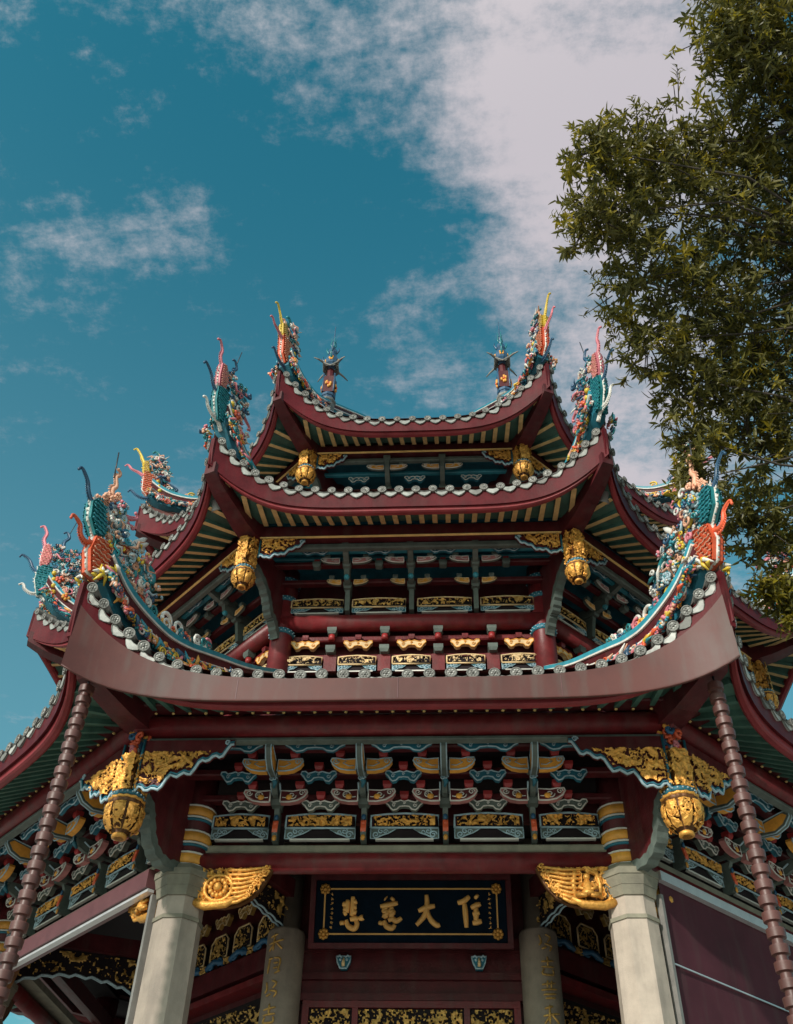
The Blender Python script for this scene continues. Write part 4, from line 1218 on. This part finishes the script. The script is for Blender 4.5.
# hall sides: bands of painted panels on the neighbouring faces
for k in (-1, 1):
    for i, x in enumerate((-1.1, -.55, 0, .55, 1.1)):
        b = MB('cream_paint'); scallop(b, x, 3.78, 6.62, 6.76, .34, 'gilt_dull', 'cream_paint'); b.build('scroll_block', PAV, rz=k*F45)
        b = MB('interior')
        fn = front(3.76)
        pl = [(x-.2, 6.2), (x+.2, 6.2), (x+.2, 6.42), (x+.12, 6.5), (x-.12, 6.5), (x-.2, 6.42)]
        b.prism(pl, fn, -.05, 0, 'interior'); outline(b, pl, fn, .005, .013, 'cream_paint')
        b.relief([(u*.92+x*.08, v*.9+6.35*.1) for u, v in pl], fn, gilt_h(90+i, 16, .03, .5), .012, 'gilt_dull')
        for sg in (-1, 1): b.tube(spiral((x+sg*.1, -3.8, 6.13), .06, 1.3, sg), .018, 'blue_paint', n=5)
        b.tube([(x-.2, -3.79, 6.1), (x, -3.8, 6.16), (x+.2, -3.79, 6.1)], .04, 'blue_paint', n=6)
        b.build('carved_panel', PAV, rz=k*F45)
        b = MB('gilt_dull'); b.relief([(x+.2, 6.06), (x+.36, 6.06), (x+.36, 6.16), (x+.2, 6.16)], front(3.78), gilt_h(95+i, 18, .04, .2), .01, 'gilt_dull'); b.build('gilt_carving', PAV, rz=k*F45) if i < 4 else None
    b = MB('dark_red'); b.box(-1.5, 1.5, -3.82, -3.6, 5.78, 6.04, 'dark_red'); b.box(-1.5, 1.5, -3.86, -3.6, 5.62, 5.70, 'lacquer_red'); b.build('beam', PAV, rz=k*F45)
    b = MB('interior', 'gilt_dull'); b.box(-1.3, 1.3, -3.72, -3.6, 4.2, 5.5, 'interior')
    b.relief([(-1.25, 4.3), (1.25, 4.3), (1.25, 5.45), (-1.25, 5.45)], front(3.72), gilt_h(99, 18, .06, .5), .016, 'gilt_dull'); b.build('gilt_lattice', PAV, rz=k*F45)
# carved apron hanging between the inner column and outer column on the hips (a gilt drop frieze)
for j in (-2, -1, 0, 1):
    b = MB('interior', 'gilt_dull', 'blue_white')
    fn = lambda u, v, d: (d, -u, v)
    r0, r1 = 4.25, 6.05
    if j in (-1, 0): low = [(4.2+1.75*i/24, 6.13+.14*(i/24)**.6+.022*abs(math.sin(i*1.05))) for i in range(25)]
    else: low = [(r0+(r1-r0)*i/24, 6.0+.2*math.sin(PI*i/24)**.8+.02*math.sin(i*2.1)) for i in range(25)]
    b.prism(low+[(r1, 6.52), (r0, 6.52)], fn, -.03, .03, 'interior')
    for sg in (-1, 1):
        b.relief([(u, v+.03) for u, v in low]+[(r1, 6.5), (r0, 6.5)], lambda u, v, h, sg=sg: (sg*(.03+h), -u, v), gilt_h(97+sg, 7, .05, .62), .014, 'gilt_dull')
        b.tube([(sg*.03, -u, v) for u, v in low], .014, 'blue_white', n=4)
    b.build('carved_frieze', PAV, rz=(j+.5)*F45)
    b = MB('dark_red'); b.box(-.12, .12, -6.1, -4.0, 6.525, 6.75, 'dark_red'); b.build('beam', PAV, rz=(j+.5)*F45)

# ---------------------------------------------------------------- brown gutter board across the front eave
g = MB('gutter_metal')
N = 60; ag = 7.87; hw = 3.37
vs = []
for i in range(N+1):
    s = -1+2*i/N
    x = s*hw
    zb = 6.905+.24*abs(s)**5.5; zt = 7.165+.76*abs(s)**4.6
    aa = ag+.33*abs(s)**7
    for dz, da in ((zb, 0), (zt, 0), (zt, -.03), (zb, -.03)): vs.append((x, -(aa+da), dz))
fs = [(i*4+k, i*4+(k+1) % 4, i*4+4+(k+1) % 4, i*4+4+k) for i in range(N) for k in range(4)]
fs += [(0, 1, 2, 3), (N*4+3, N*4+2, N*4+1, N*4)]
g.add(vs[0:], [], None)
g = MB('gutter_metal')
for q in range(4):
    st = []
    for i in range(N+1): st += [vs[i*4+q], vs[i*4+(q+1) % 4]]
    g.add(st, [(i*2, i*2+1, i*2+3, i*2+2) for i in range(N)], 'gutter_metal', True)
g.add(vs, [(0, 1, 2, 3), (N*4+3, N*4+2, N*4+1, N*4)], 'gutter_metal')
g.tube([((-1+2*i/N)*hw, -(ag+.004+.33*abs(-1+2*i/N)**7), 6.905+.24*abs(-1+2*i/N)**5.5) for i in range(N+1)], .012, 'gutter_metal', n=6)
for x in (-1.62, .02, 1.66): g.box(x-.003, x+.003, -(ag+.006), -(ag-.01), 6.92, 7.165, 'box_brown')
g.build('gutter_board', PAV)

# ================================================================== SEPARATE THINGS
# signboard
sg_ = empty('signboard', (0, -4.02, 5.86))
tag(sg_, 'dark blue signboard with four gold brush characters in a red frame above the door', 'sign')
W2, H2 = 1.245, .425
tilt = R(12)
Ms = Matrix.Translation((0, 0, .0)) @ Matrix.Rotation(tilt, 4, 'X')
def sb(name, *m):
    b = MB(*m); b.M = Ms; return b
b = sb('frame', 'dark_red')
for (x0, x1, z0, z1) in ((-W2, W2, 0, .06), (-W2, W2, 2*H2-.06, 2*H2), (-W2, -W2+.065, .062, 2*H2-.062), (W2-.065, W2, .062, 2*H2-.062)):
    b.box(x0, x1, -.05, .05, z0, z1, 'dark_red')
b.build('frame', sg_)
b = sb('board', 'sign_blue'); b.box(-W2+.067, W2-.067, -.012, .03, .064, 2*H2-.064, 'sign_blue'); b.build('board', sg_)
b = sb('border', 'sign_gold')
bx, bz0, bz1 = W2-.17, .155, 2*H2-.155
for (x0, x1, z0, z1) in ((-bx, bx, bz0, bz0+.018), (-bx, bx, bz1-.018, bz1), (-bx, -bx+.018, bz0+.019, bz1-.019), (bx-.018, bx, bz0+.019, bz1-.019)): b.box(x0, x1, -.022, -.01, z0, z1, 'sign_gold')
for sx in (-1, 1):
    for z in (bz0+.01, bz1-.01):
        for k in range(8): b.ball((sx*(bx-.01)+.045*math.cos(k*PI/4), -.022, z+.045*math.sin(k*PI/4)), .026, 'gilt', 6, 4, (1, .5, 1))
        b.ball((sx*(bx-.01), -.026, z), .03, 'gilt', 6, 4, (1, .6, 1))
b.build('gilt_border', sg_)
fnS = lambda u, v, d: (u, -.012-d, v)
CH = {  # brush strokes in a unit square centred on 0, read from the board
 'bei': [[(-.17, .42), (-.19, -.1)], [(.1, .55), (.1, .1), (.06, -.22)], [(-.42, .26), (-.2, .22)], [(-.38, .06), (-.2, .05)], [(-.36, -.14), (-.2, -.08)], [(.3, .38), (.12, .3)], [(.3, .14), (.12, .12)], [(.3, -.1), (.12, -.05)],
         [(-.42, -.42), (-.4, -.58)], [(-.22, -.38), (-.1, -.62), (.2, -.72), (.34, -.56), (.28, -.42)], [(-.02, -.36), (.22, -.32), (.4, -.36)], [(.4, -.34), (.62, -.28), (.5, -.36)]],
 'ci':  [[(-.18, .5), (-.12, .46)], [(.25, .5), (.14, .4)], [(-.42, .16), (0, .22), (.46, .3)], [(-.1, .14), (-.24, -.02), (-.08, -.08), (-.22, -.24), (-.04, -.2)], [(.2, .14), (.08, -.02), (.24, -.06), (.1, -.22), (.26, -.2)],
         [(-.36, -.42), (-.4, -.58)], [(-.22, -.4), (-.1, -.62), (.18, -.7), (.32, -.56)], [(-.02, -.4), (.2, -.34), (.4, -.42), (.66, -.3)]],
 'da':  [[(-.42, -.02), (0, .12), (.42, .18)], [(0, .62), (.02, .2), (-.1, -.2), (-.52, -.58)], [(.02, .0), (.2, -.36), (.5, -.58), (.66, -.56)]],
 'zhu': [[(-.62, .3), (-.3, .38), (-.02, .56)], [(-.28, .28), (-.24, -.1), (-.2, -.68)], [(.28, .6), (.4, .5)], [(.04, .1), (.3, .2), (.54, .26)], [(.12, -.16), (.46, -.08)], [(.3, .14), (.28, -.46)], [(.1, -.5), (.34, -.46), (.56, -.42)]],
}
for key, cx in (('bei', -.74), ('ci', -.27), ('da', .2), ('zhu', .735)):
    b = sb('character', 'sign_gold')
    for st in CH[key]:
        q = bez([(cx+u*.245, H2+.01+v*.29) for u, v in st], 5); n = len(q)
        b.tube([fnS(u, v, .003) for u, v in q], [.03*(.8+.35*math.sin(PI*i/(n-1))) for i in range(n)], 'sign_gold', n=8)
    b.build('character', sg_)
b = sb('small_text', 'sign_gold')
rg = random.Random(77)
for x in (-.975, .975):
    for i in range(8):
        for k in range(4): 
            z = bz1-.07-.055*i; a_ = rg.uniform(0, PI); dx, dz = .014*math.cos(a_), .012*math.sin(a_)
            cx_, cz_ = x+rg.uniform(-.008, .008), z+rg.uniform(-.01, .01)
            b.tube([fnS(cx_-dx, cz_-dz, .002), fnS(cx_+dx, cz_+dz, .002)], .0035, 'sign_gold', n=4)
b.build('small_inscription', sg_)

# (cups share one mesh)
def rain_chain(x, y, ztop, label):
    root = empty('rain_chain', (x, y, 0)); tag(root, label, 'rain chain', 'rain chains hanging from the front eave corners')
    b = MB('chain_brown')
    b.lathe([(.05, -.135), (.05, -.085), (.054, -.08), (.076, -.072), (.08, -.012), (.078, 0), (.05, .002)], 'chain_brown', 18, sharp=True)
    first = b.build('cup', root, (0, 0, ztop)); k = 1
    while ztop-.134*k > .9:
        copy_tree(first, root, rnd.random()*.3, (rnd.uniform(-.005, .005), rnd.uniform(-.005, .005), ztop-.134*k)); k += 1
    b = MB('black_metal'); b.tube([(0, 0, .62), (0, 0, ztop+.1)], .012, n=6); b.build('rod', root)
pL = rotp((0, -8.42, 0), -.5*F45); pR = rotp((0, -8.38, 0), .5*F45)
rain_chain(pL[0], pL[1], 7.15, 'brown cup rain chain hanging beside the open side bay, left of the sign')
rain_chain(pR[0], pR[1], 7.12, 'brown cup rain chain hanging in front of the lowered maroon blind')

# roller blinds in the side bays
def blind(k, drop, label, edge='alu'):
    root = empty('roller_blind', (0, 0, 0), k*F45); tag(root, label, 'blind', 'roller blinds in the side bays')
    h = 2.2; a = 6.02
    b = MB('box_brown', 'alu')
    if drop:
        b.box(-h, h, -(a+.07), -(a-.06), 5.93, 6.03, 'alu')
    else:
        b.box(-h, h, -(a+.13), -(a-.08), 5.84, 6.04, 'box_brown')
        b.box(-h, h, -(a+.10), -(a+.02), 5.80, 5.833, 'alu')
    b.build('head_rail', root)
    if drop:
        b = MB('blind_cloth'); vs = []; fs = []
        nx, nz = 24, 20
        for j in range(nz+1):
            for i in range(nx+1):
                x = -h+.03+(2*h-.06)*i/nx; z = 5.93-2.6*j/nz
                vs.append((x, -(a+.012*noise.noise(Vector((x*.8, z*.5, 3)))), z))
        fs = [(j*(nx+1)+i, (j+1)*(nx+1)+i, (j+1)*(nx+1)+i+1, j*(nx+1)+i+1) for j in range(nz) for i in range(nx)]
        b.add(vs, fs, None, True); b.build('cloth', root)
        b = MB('alu'); b.box(-h+.03, h-.03, -(a+.03), -(a+.018), 5.085, 5.10, 'alu'); b.box(-h+.03, h-.03, -(a+.03), -(a-.03), 3.3, 3.36, 'alu'); b.build('batten', root)
    for sg in (-1, 1):
        b = MB('pipe_dark'); x = sg*h
        b.box(x-.022, x+.022, -(a+.04), -(a-.03), .6, 5.78, 'pipe_dark'); b.build('guide_rail', root)
blind(1, True, 'maroon roller blind lowered in the side bay under a white rail')
blind(-1, False, 'rolled-up brown blind box spanning the open side bay')

# down pipes beside the front columns
def pipe(sg, label):
    x = sg*2.72; y = -5.62
    root = empty('downpipe', (x, y, 0)); tag(root, label, 'pipe', 'pipes beside the front columns')
    b = MB('pipe_grey'); b.tube([(0, 0, .6), (0, 0, 5.92)], .036, n=12); b.build('pipe_body', root)
    b = MB('cream_paint'); b.lathe([(.045, 5.84), (.05, 5.9), (.05, 6.0), (.03, 6.03)], 'cream_paint', 12); b.build('pipe_cap', root)
    b = MB('alu'); b.tube([(0, 0, 5.45), (-sg*.1, -.06, 5.45)], .018, n=6); b.build('clamp', root)
pipe(-1, 'grey pipe beside the stone column next to the open side bay')
pipe(1, 'grey pipe between the stone column and the lowered maroon blind')

# floodlights tucked under the middle eave corners
for j, lb in ((-1, 'small grey floodlight under the middle eave at the corner away from the tree'), (0, 'small grey floodlight under the middle eave at the corner nearest the tree')):
    P = rotp((.0, -6.75, 11.28), (j+.5)*F45)
    off = -.22 if j == -1 else .22
    root = empty('floodlight', P, (j+.5)*F45); tag(root, lb, 'floodlight', 'floodlights under the middle eave')
    b = MB('pipe_grey', 'black_metal')
    b.M = Matrix.Translation((off, 0, 0)) @ Matrix.Rotation(R(35), 4, 'X')
    b.lathe([(.035, .16), (.07, .14), (.085, 0), (.092, -.02), (.08, -.021), (.07, .03)], 'pipe_grey', 16); b.build('lamp_housing', root)
    b = MB('black_metal'); b.tube([(off, 0, .12), (off*.6, 0, .2)], .012, n=6); b.build('mount', root)

# thin cable strung along the top eave between the finials
pts = []
t3 = TIERS[2]
for i in range(25):
    q_ = -1+i/12
    P = edge_pt(t3, t3['a']-.25, t3['tile']+.36-.05*(1-q_*q_), t3['Rt'], q_*.80); pts.append(P)
pts = [(-1.62, -4.3, 15.95)]+pts+[(1.62, -4.3, 15.95)]
b = MB('wire'); b.tube(pts, .012, n=5)
tag(b.build('cable'), 'thin dark cable strung along the top roof between the two pagoda finials', 'cable')

# ================================================================== TREE
def tree():
    rg = random.Random(12)
    base = Vector((8.2, -9.6, 0))
    root = empty('tree', base); tag(root, 'large broadleaf tree with long narrow olive leaves overhanging the temple roof', 'tree')
    CL = [(4.2,-11.42,14.33,.62),(4.5,-11.14,14.0,.7),(5.1,-11.09,14.79,1.0),(3.06,-10.41,13.24,.6),(2.42,-10.63,12.84,.42),(3.66,-10.29,13.73,.7),(4.46,-10.2,13.84,.9),
          (2.38,-10.09,12.27,.5),(2.85,-9.91,12.69,.65),(3.64,-9.57,12.99,.85),(4.47,-9.34,13.09,1.0),(2.92,-9.41,11.89,.62),(3.72,-8.91,12.16,.85),(4.58,-8.6,12.34,1.0),(3.05,-8.89,11.36,.5),
          (3.7,-8.39,11.18,.65),(4.49,-8.0,11.43,.9),(3.65,-8.01,10.49,.45),(4.45,-7.52,10.63,.8),(3.5,-7.95,9.85,.38),(4.3,-7.3,9.8,.6),(4.9,-6.9,9.4,.55),(4.32,-7.15,8.8,.3),(4.6,-7.1,8.5,.3),
          (5.4,-10.2,14.2,1.2),(5.5,-9.4,13.2,1.2),(5.6,-8.6,12.2,1.2),(5.5,-8.0,11.0,1.1),(5.6,-7.8,9.9,.8),(6.6,-9.5,14.5,1.4),(6.9,-9.0,12.8,1.4),(6.9,-9.2,11.3,1.3),(8.3,-10.5,14.5,1.6),(8.4,-8.9,12.8,1.6),(9.6,-10.5,12.5,1.6),(8.8,-11.8,12.5,1.5),(7.2,-11.4,13.6,1.4),(6.0,-11.5,14.9,1.2),(5.2,-12.2,15.6,1.1),(4.4,-12.0,15.2,.8)]
    # limbs
    wood = MB('bark')
    trunk_pts = [base*0, Vector((-.15, .05, 2)), Vector((.05, -.1, 4.2)), Vector((-.25, 0, 6.6)), Vector((-.5, .1, 8.6)), Vector((-.6, .0, 10.6)), Vector((-.4, -.2, 12.8))]
    wood.tube(trunk_pts, [.42, .34, .31, .27, .22, .16, .07], 'bark', n=12)
    for k in range(6):
        q = k*PI/3; wood.tube([(.2*math.cos(q), .2*math.sin(q), .5), (.5*math.cos(q), .5*math.sin(q), .08), (.8*math.cos(q), .8*math.sin(q), -.05)], [.14, .1, .04], 'bark', n=6)
    tr = wood.build('trunk', root)
    limbs = MB('bark')
    boughs = []
    for (u0, tip) in ((3, (-2.2, 1.6, 9.6)), (4, (-2.2, .4, 12.4)), (5, (-1.9, -1.2, 14.2)), (5, (.4, -1.2, 13.2)), (4, (1.1, .4, 11.6))):
        a0 = trunk_pts[u0]; tp = Vector(tip); md = a0.lerp(tp, .5)+Vector((0, 0, -.25))
        pts = [Vector(q) for q in bez([tuple(a0), tuple(md), tuple(tp)], 5)]
        limbs.tube(pts, [.07-.05*i/(len(pts)-1) for i in range(len(pts))], 'bark', n=8)
        boughs += pts[4:]
    leaves = MB('leaf_dark', 'leaf_young_lit')
    def leaf(c, d, n, L, w, m):
        # folded lance-shaped leaf with a droop
        s_ = d.cross(n).normalized(); n = s_.cross(d).normalized()
        p0 = c; p1 = c+d*L*.35+n*.01; p2 = c+d*L*.7-n*L*.05; p3 = c+d*L-n*L*.16
        vs = [p0, p1+s_*w-n*w*-.35, p1, p1-s_*w-n*w*-.35, p2+s_*w*.8-n*w*-.3, p2, p2-s_*w*.8-n*w*-.3, p3]
        leaves.add(vs, [(0, 1, 2), (0, 2, 3), (1, 4, 5, 2), (2, 5, 6, 3), (4, 7, 5), (5, 7, 6)], m)
    for ci, (x, y, z, r) in enumerate(CL):
        c = Vector((x, y, z))-base
        # limb from the nearest of the main boughs to this clump
        k = min(range(len(boughs)), key=lambda q: (boughs[q]-c).length+max(0, boughs[q].z-c.z)*.6)
        s0 = boughs[k]
        mid = s0.lerp(c, .5)+Vector((rg.uniform(-.45, .45), rg.uniform(-.45, .45), .1+rg.uniform(-.35, .35)))
        limbs.tube([s0, s0.lerp(mid, .5)+Vector((0, 0, .05)), mid, mid.lerp(c, .6), c], [.026, .02, .015, .01, .006], 'bark', n=5)
        n_tw = int(250*r*r+44)
        for t_ in range(n_tw):
            v = Vector((rg.gauss(0, 1), rg.gauss(0, 1), rg.gauss(0, 1))).normalized()
            rad = r*rg.random()**.42*1.05
            if rg.random() < .07: rad = r*rg.uniform(1.05, 1.3)
            P = c+Vector((v.x, v.y, v.z*.9))*rad
            if noise.noise(Vector((P.x*1.25+3, P.y*1.25, P.z*1.25))) < -.27: continue
            dirn = (v*.6+Vector((rg.uniform(-.5, .5), rg.uniform(-.5, .5), rg.uniform(-.1, .7)))).normalized()
            if t_ % 3 == 0: limbs.tube([c.lerp(P, .45), P], [.01, .005], 'bark', n=3, cap=False)
            out_ = rad/r
            young_lit = rg.random() < (.6 if ci in (21, 22, 23) else (.06+.4*max(0, out_-.55)))  # outer twigs get more yellow leaves: sunlit crown edge painted in
            a = dirn.orthogonal().normalized(); b_ = dirn.cross(a)
            sz = rg.uniform(.65, 1.2); tl = rg.uniform(.08, .26); nl = rg.randint(7, 13); ph0 = rg.random()*6.28
            for q in range(nl):
                an = ph0+q*2.4+rg.uniform(-.5, .5); op = rg.uniform(.45, 1.35)
                d = (dirn*math.cos(op)+(a*math.cos(an)+b_*math.sin(an))*math.sin(op)+Vector((rg.uniform(-.2, .2), rg.uniform(-.2, .2), rg.uniform(-.55, .0)))).normalized()
                leaf(P-dirn*tl*(q/nl), d, dirn, sz*rg.uniform(.085, .175), sz*rg.uniform(.013, .022), 'leaf_young_lit' if young_lit and rg.random() < .8 else 'leaf_dark')
    limbs.build('limbs', root)
    leaves.build('crown', root)
tree()

# ================================================================== LIGHT, SKY, CAMERA
SUN_EL, SUN_AZ = R(24), R(-28)           # azimuth measured from the temple front, negative = left
to_sun = Vector((math.sin(SUN_AZ)*math.cos(SUN_EL), -math.cos(SUN_AZ)*math.cos(SUN_EL), math.sin(SUN_EL)))
ld = bpy.data.lights.new('sun', 'SUN'); ld.energy = 2.9; ld.angle = R(2); ld.color = (1, .93, .84)
lo = bpy.data.objects.new('sun', ld); col.objects.link(lo); lo.rotation_euler = (-to_sun).to_track_quat('-Z', 'Y').to_euler()

wd = bpy.data.worlds.new('World'); sc.world = wd; wd.use_nodes = True
nt = wd.node_tree; nd = nt.nodes; ln = nt.links
bg = nd['Background']
sky = nd.new('ShaderNodeTexSky'); sky.sky_type = 'NISHITA'; sky.sun_disc = False
sky.sun_elevation = SUN_EL; sky.sun_rotation = math.atan2(to_sun.x, to_sun.y)
sky.air_density = 1.2; sky.dust_density = 2.2; sky.ozone_density = 2.0
bg.inputs['Strength'].default_value = .14
tc = nd.new('ShaderNodeTexCoord')
tint = nd.new('ShaderNodeMix'); tint.data_type = 'RGBA'; tint.blend_type = 'MULTIPLY'; tint.inputs['Factor'].default_value = 1
tint.inputs['B'].default_value = (.15, .86, .76, 1)
ln.new(sky.outputs[0], tint.inputs['A'])
def math_(op, a, b=None, clamp=False):
    n = nd.new('ShaderNodeMath'); n.operation = op; n.use_clamp = clamp
    for i, v in enumerate((a, b)):
        if v is None: continue
        if isinstance(v, (int, float)): n.inputs[i].default_value = v
        else: ln.new(v, n.inputs[i])
    return n.outputs[0]
CLOUDS = []   # (direction, angular radius deg, weight)
CLOUDS = [((0, -1, 0.45), 95, 0.9), ((-0.9, -0.5, 0.35), 60, 0.5), ((0.114, 0.359, 0.926), 11.2, 0.555), ((-0.006, 0.357, 0.934), 8.3, 0.407), ((-0.099, 0.336, 0.937), 5.9, 0.296), ((0.088, 0.448, 0.89), 7.1, 0.407), ((0.204, 0.357, 0.911), 12.9, 0.533), ((0.211, 0.484, 0.849), 11.2, 0.666), ((-0.17, 0.306, 0.937), 4.2, 0.222), ((0.167, 0.645, 0.745), 8.9, 0.629), ((0.008, 0.579, 0.815), 5.9, 0.407), ((0.098, 0.546, 0.832), 5.4, 0.333), ((-0.045, 0.61, 0.791), 5.4, 0.259), ((0.251, 0.693, 0.676), 11.8, 0.592), ((-0.264, 0.479, 0.837), 4.5, 0.266), ((-0.341, 0.416, 0.843), 1.7, 0.259), ((-0.352, 0.494, 0.795), 3.6, 0.281), ((-0.409, 0.491, 0.769), 2.4, 0.296), ((-0.303, 0.368, 0.879), 4.2, 0.089), ((-0.257, 0.423, 0.869), 3.6, 0.074), ((-0.268, 0.637, 0.722), 4.8, 0.111), ((-0.336, 0.553, 0.763), 4.8, 0.074)]  # first two: unseen banks behind the camera, added to brighten the shaded temple
tot = None
for d, ar, wgt in CLOUDS:
    dp = nd.new('ShaderNodeVectorMath'); dp.operation = 'DOT_PRODUCT'
    ln.new(tc.outputs['Generated'], dp.inputs[0]); dp.inputs[1].default_value = Vector(d).normalized()
    mr = nd.new('ShaderNodeMapRange'); mr.interpolation_type = 'SMOOTHSTEP'
    mr.inputs['From Min'].default_value = math.cos(R(ar)); mr.inputs['From Max'].default_value = math.cos(R(ar*.15))
    mr.inputs['To Max'].default_value = wgt
    ln.new(dp.outputs['Value'], mr.inputs['Value'])
    tot = mr.outputs['Result'] if tot is None else math_('ADD', tot, mr.outputs['Result'])
# cloud texture on a flat layer overhead: direction divided by its height
sep = nd.new('ShaderNodeSeparateXYZ'); ln.new(tc.outputs['Generated'], sep.inputs[0])
zz = math_('MAXIMUM', sep.outputs['Z'], .12)
cx = math_('DIVIDE', sep.outputs['X'], zz); cy = math_('DIVIDE', sep.outputs['Y'], zz)
cmb = nd.new('ShaderNodeCombineXYZ'); ln.new(cx, cmb.inputs[0]); ln.new(cy, cmb.inputs[1])
nz = nd.new('ShaderNodeTexNoise'); nz.inputs['Scale'].default_value = 5.5; nz.inputs['Detail'].default_value = 12; nz.inputs['Roughness'].default_value = .62; nz.inputs['Distortion'].default_value = .25
mpn = nd.new('ShaderNodeMapping'); mpn.inputs['Rotation'].default_value = (0, 0, R(35)); mpn.inputs['Scale'].default_value = (.75, 1.7, 1)
ln.new(cmb.outputs[0], mpn.inputs['Vector']); ln.new(mpn.outputs['Vector'], nz.inputs['Vector'])
nf = nd.new('ShaderNodeTexNoise'); nf.inputs['Scale'].default_value = 38; nf.inputs['Detail'].default_value = 8; nf.inputs['Roughness'].default_value = .7
ln.new(cmb.outputs[0], nf.inputs['Vector'])
n_ = math_('ADD', math_('MULTIPLY', math_('SUBTRACT', nz.outputs['Fac'], .5), 2.9), math_('MULTIPLY', math_('SUBTRACT', nf.outputs['Fac'], .5), 1.5))
dens = math_('ADD', math_('ADD', tot if tot is not None else 0., -.42), n_)
cm = nd.new('ShaderNodeMapRange'); cm.interpolation_type = 'SMOOTHSTEP'; cm.inputs['From Min'].default_value = -.3; cm.inputs['From Max'].default_value = 1.2; cm.inputs['To Max'].default_value = .9
ln.new(dens, cm.inputs['Value'])
sdp = nd.new('ShaderNodeVectorMath'); sdp.operation = 'DOT_PRODUCT'; ln.new(tc.outputs['Generated'], sdp.inputs[0]); sdp.inputs[1].default_value = to_sun
smr = nd.new('ShaderNodeMapRange'); smr.interpolation_type = 'SMOOTHSTEP'; smr.inputs['From Min'].default_value = -.05; smr.inputs['From Max'].default_value = .95
ln.new(sdp.outputs['Value'], smr.inputs['Value'])
cbr = nd.new('ShaderNodeMix'); cbr.data_type = 'RGBA'; cbr.inputs['A'].default_value = (3.7, 3.38, 3.6, 1); cbr.inputs['B'].default_value = (9.5, 8.7, 8.0, 1)  # clouds towards the sun made brighter, to fill the shaded front softly
ln.new(smr.outputs['Result'], cbr.inputs['Factor'])
cmix = nd.new('ShaderNodeMix'); cmix.data_type = 'RGBA'; ln.new(cbr.outputs['Result'], cmix.inputs['B'])
ln.new(cm.outputs['Result'], cmix.inputs['Factor'])
hz = nd.new('ShaderNodeMapRange'); hz.interpolation_type = 'SMOOTHSTEP'; hz.inputs['From Min'].default_value = .97; hz.inputs['From Max'].default_value = .30; hz.inputs['To Max'].default_value = .34
ln.new(sep.outputs['Z'], hz.inputs['Value'])
hmix = nd.new('ShaderNodeMix'); hmix.data_type = 'RGBA'; hmix.inputs['B'].default_value = (1.9, 2.75, 3.0, 1)
ln.new(hz.outputs['Result'], hmix.inputs['Factor']); ln.new(tint.outputs['Result'], hmix.inputs['A']); ln.new(hmix.outputs['Result'], cmix.inputs['A'])
ln.new(cmix.outputs['Result'], bg.inputs['Color'])

f_, pit, yaw, roll = 961.03, 0.76602, 0.07211, 0.02887
cam_d = bpy.data.cameras.new('camera'); cam = bpy.data.objects.new('camera', cam_d); col.objects.link(cam); sc.camera = cam
cam_d.sensor_fit = 'VERTICAL'; cam_d.sensor_height = 36; cam_d.lens = f_/1024*36; cam_d.clip_end = 5000; cam_d.clip_start = .05
cp, sp = math.cos(pit), math.sin(pit)
fwd = Vector((-math.sin(yaw)*cp, math.cos(yaw)*cp, sp)); right = Vector((math.cos(yaw), math.sin(yaw), 0)); up = right.cross(fwd)
r2 = right*math.cos(roll)+up*math.sin(roll); u2 = -right*math.sin(roll)+up*math.cos(roll)
Mc = Matrix((r2, u2, -fwd)).transposed().to_4x4(); Mc.translation = Vector((.548, -16.064, 1.6))
cam.matrix_world = Mc
sc.view_settings.view_transform = 'Standard'; sc.view_settings.look = 'None'; sc.view_settings.gamma = 1; sc.view_settings.use_curve_mapping = False
sc.view_settings.exposure = 0.3
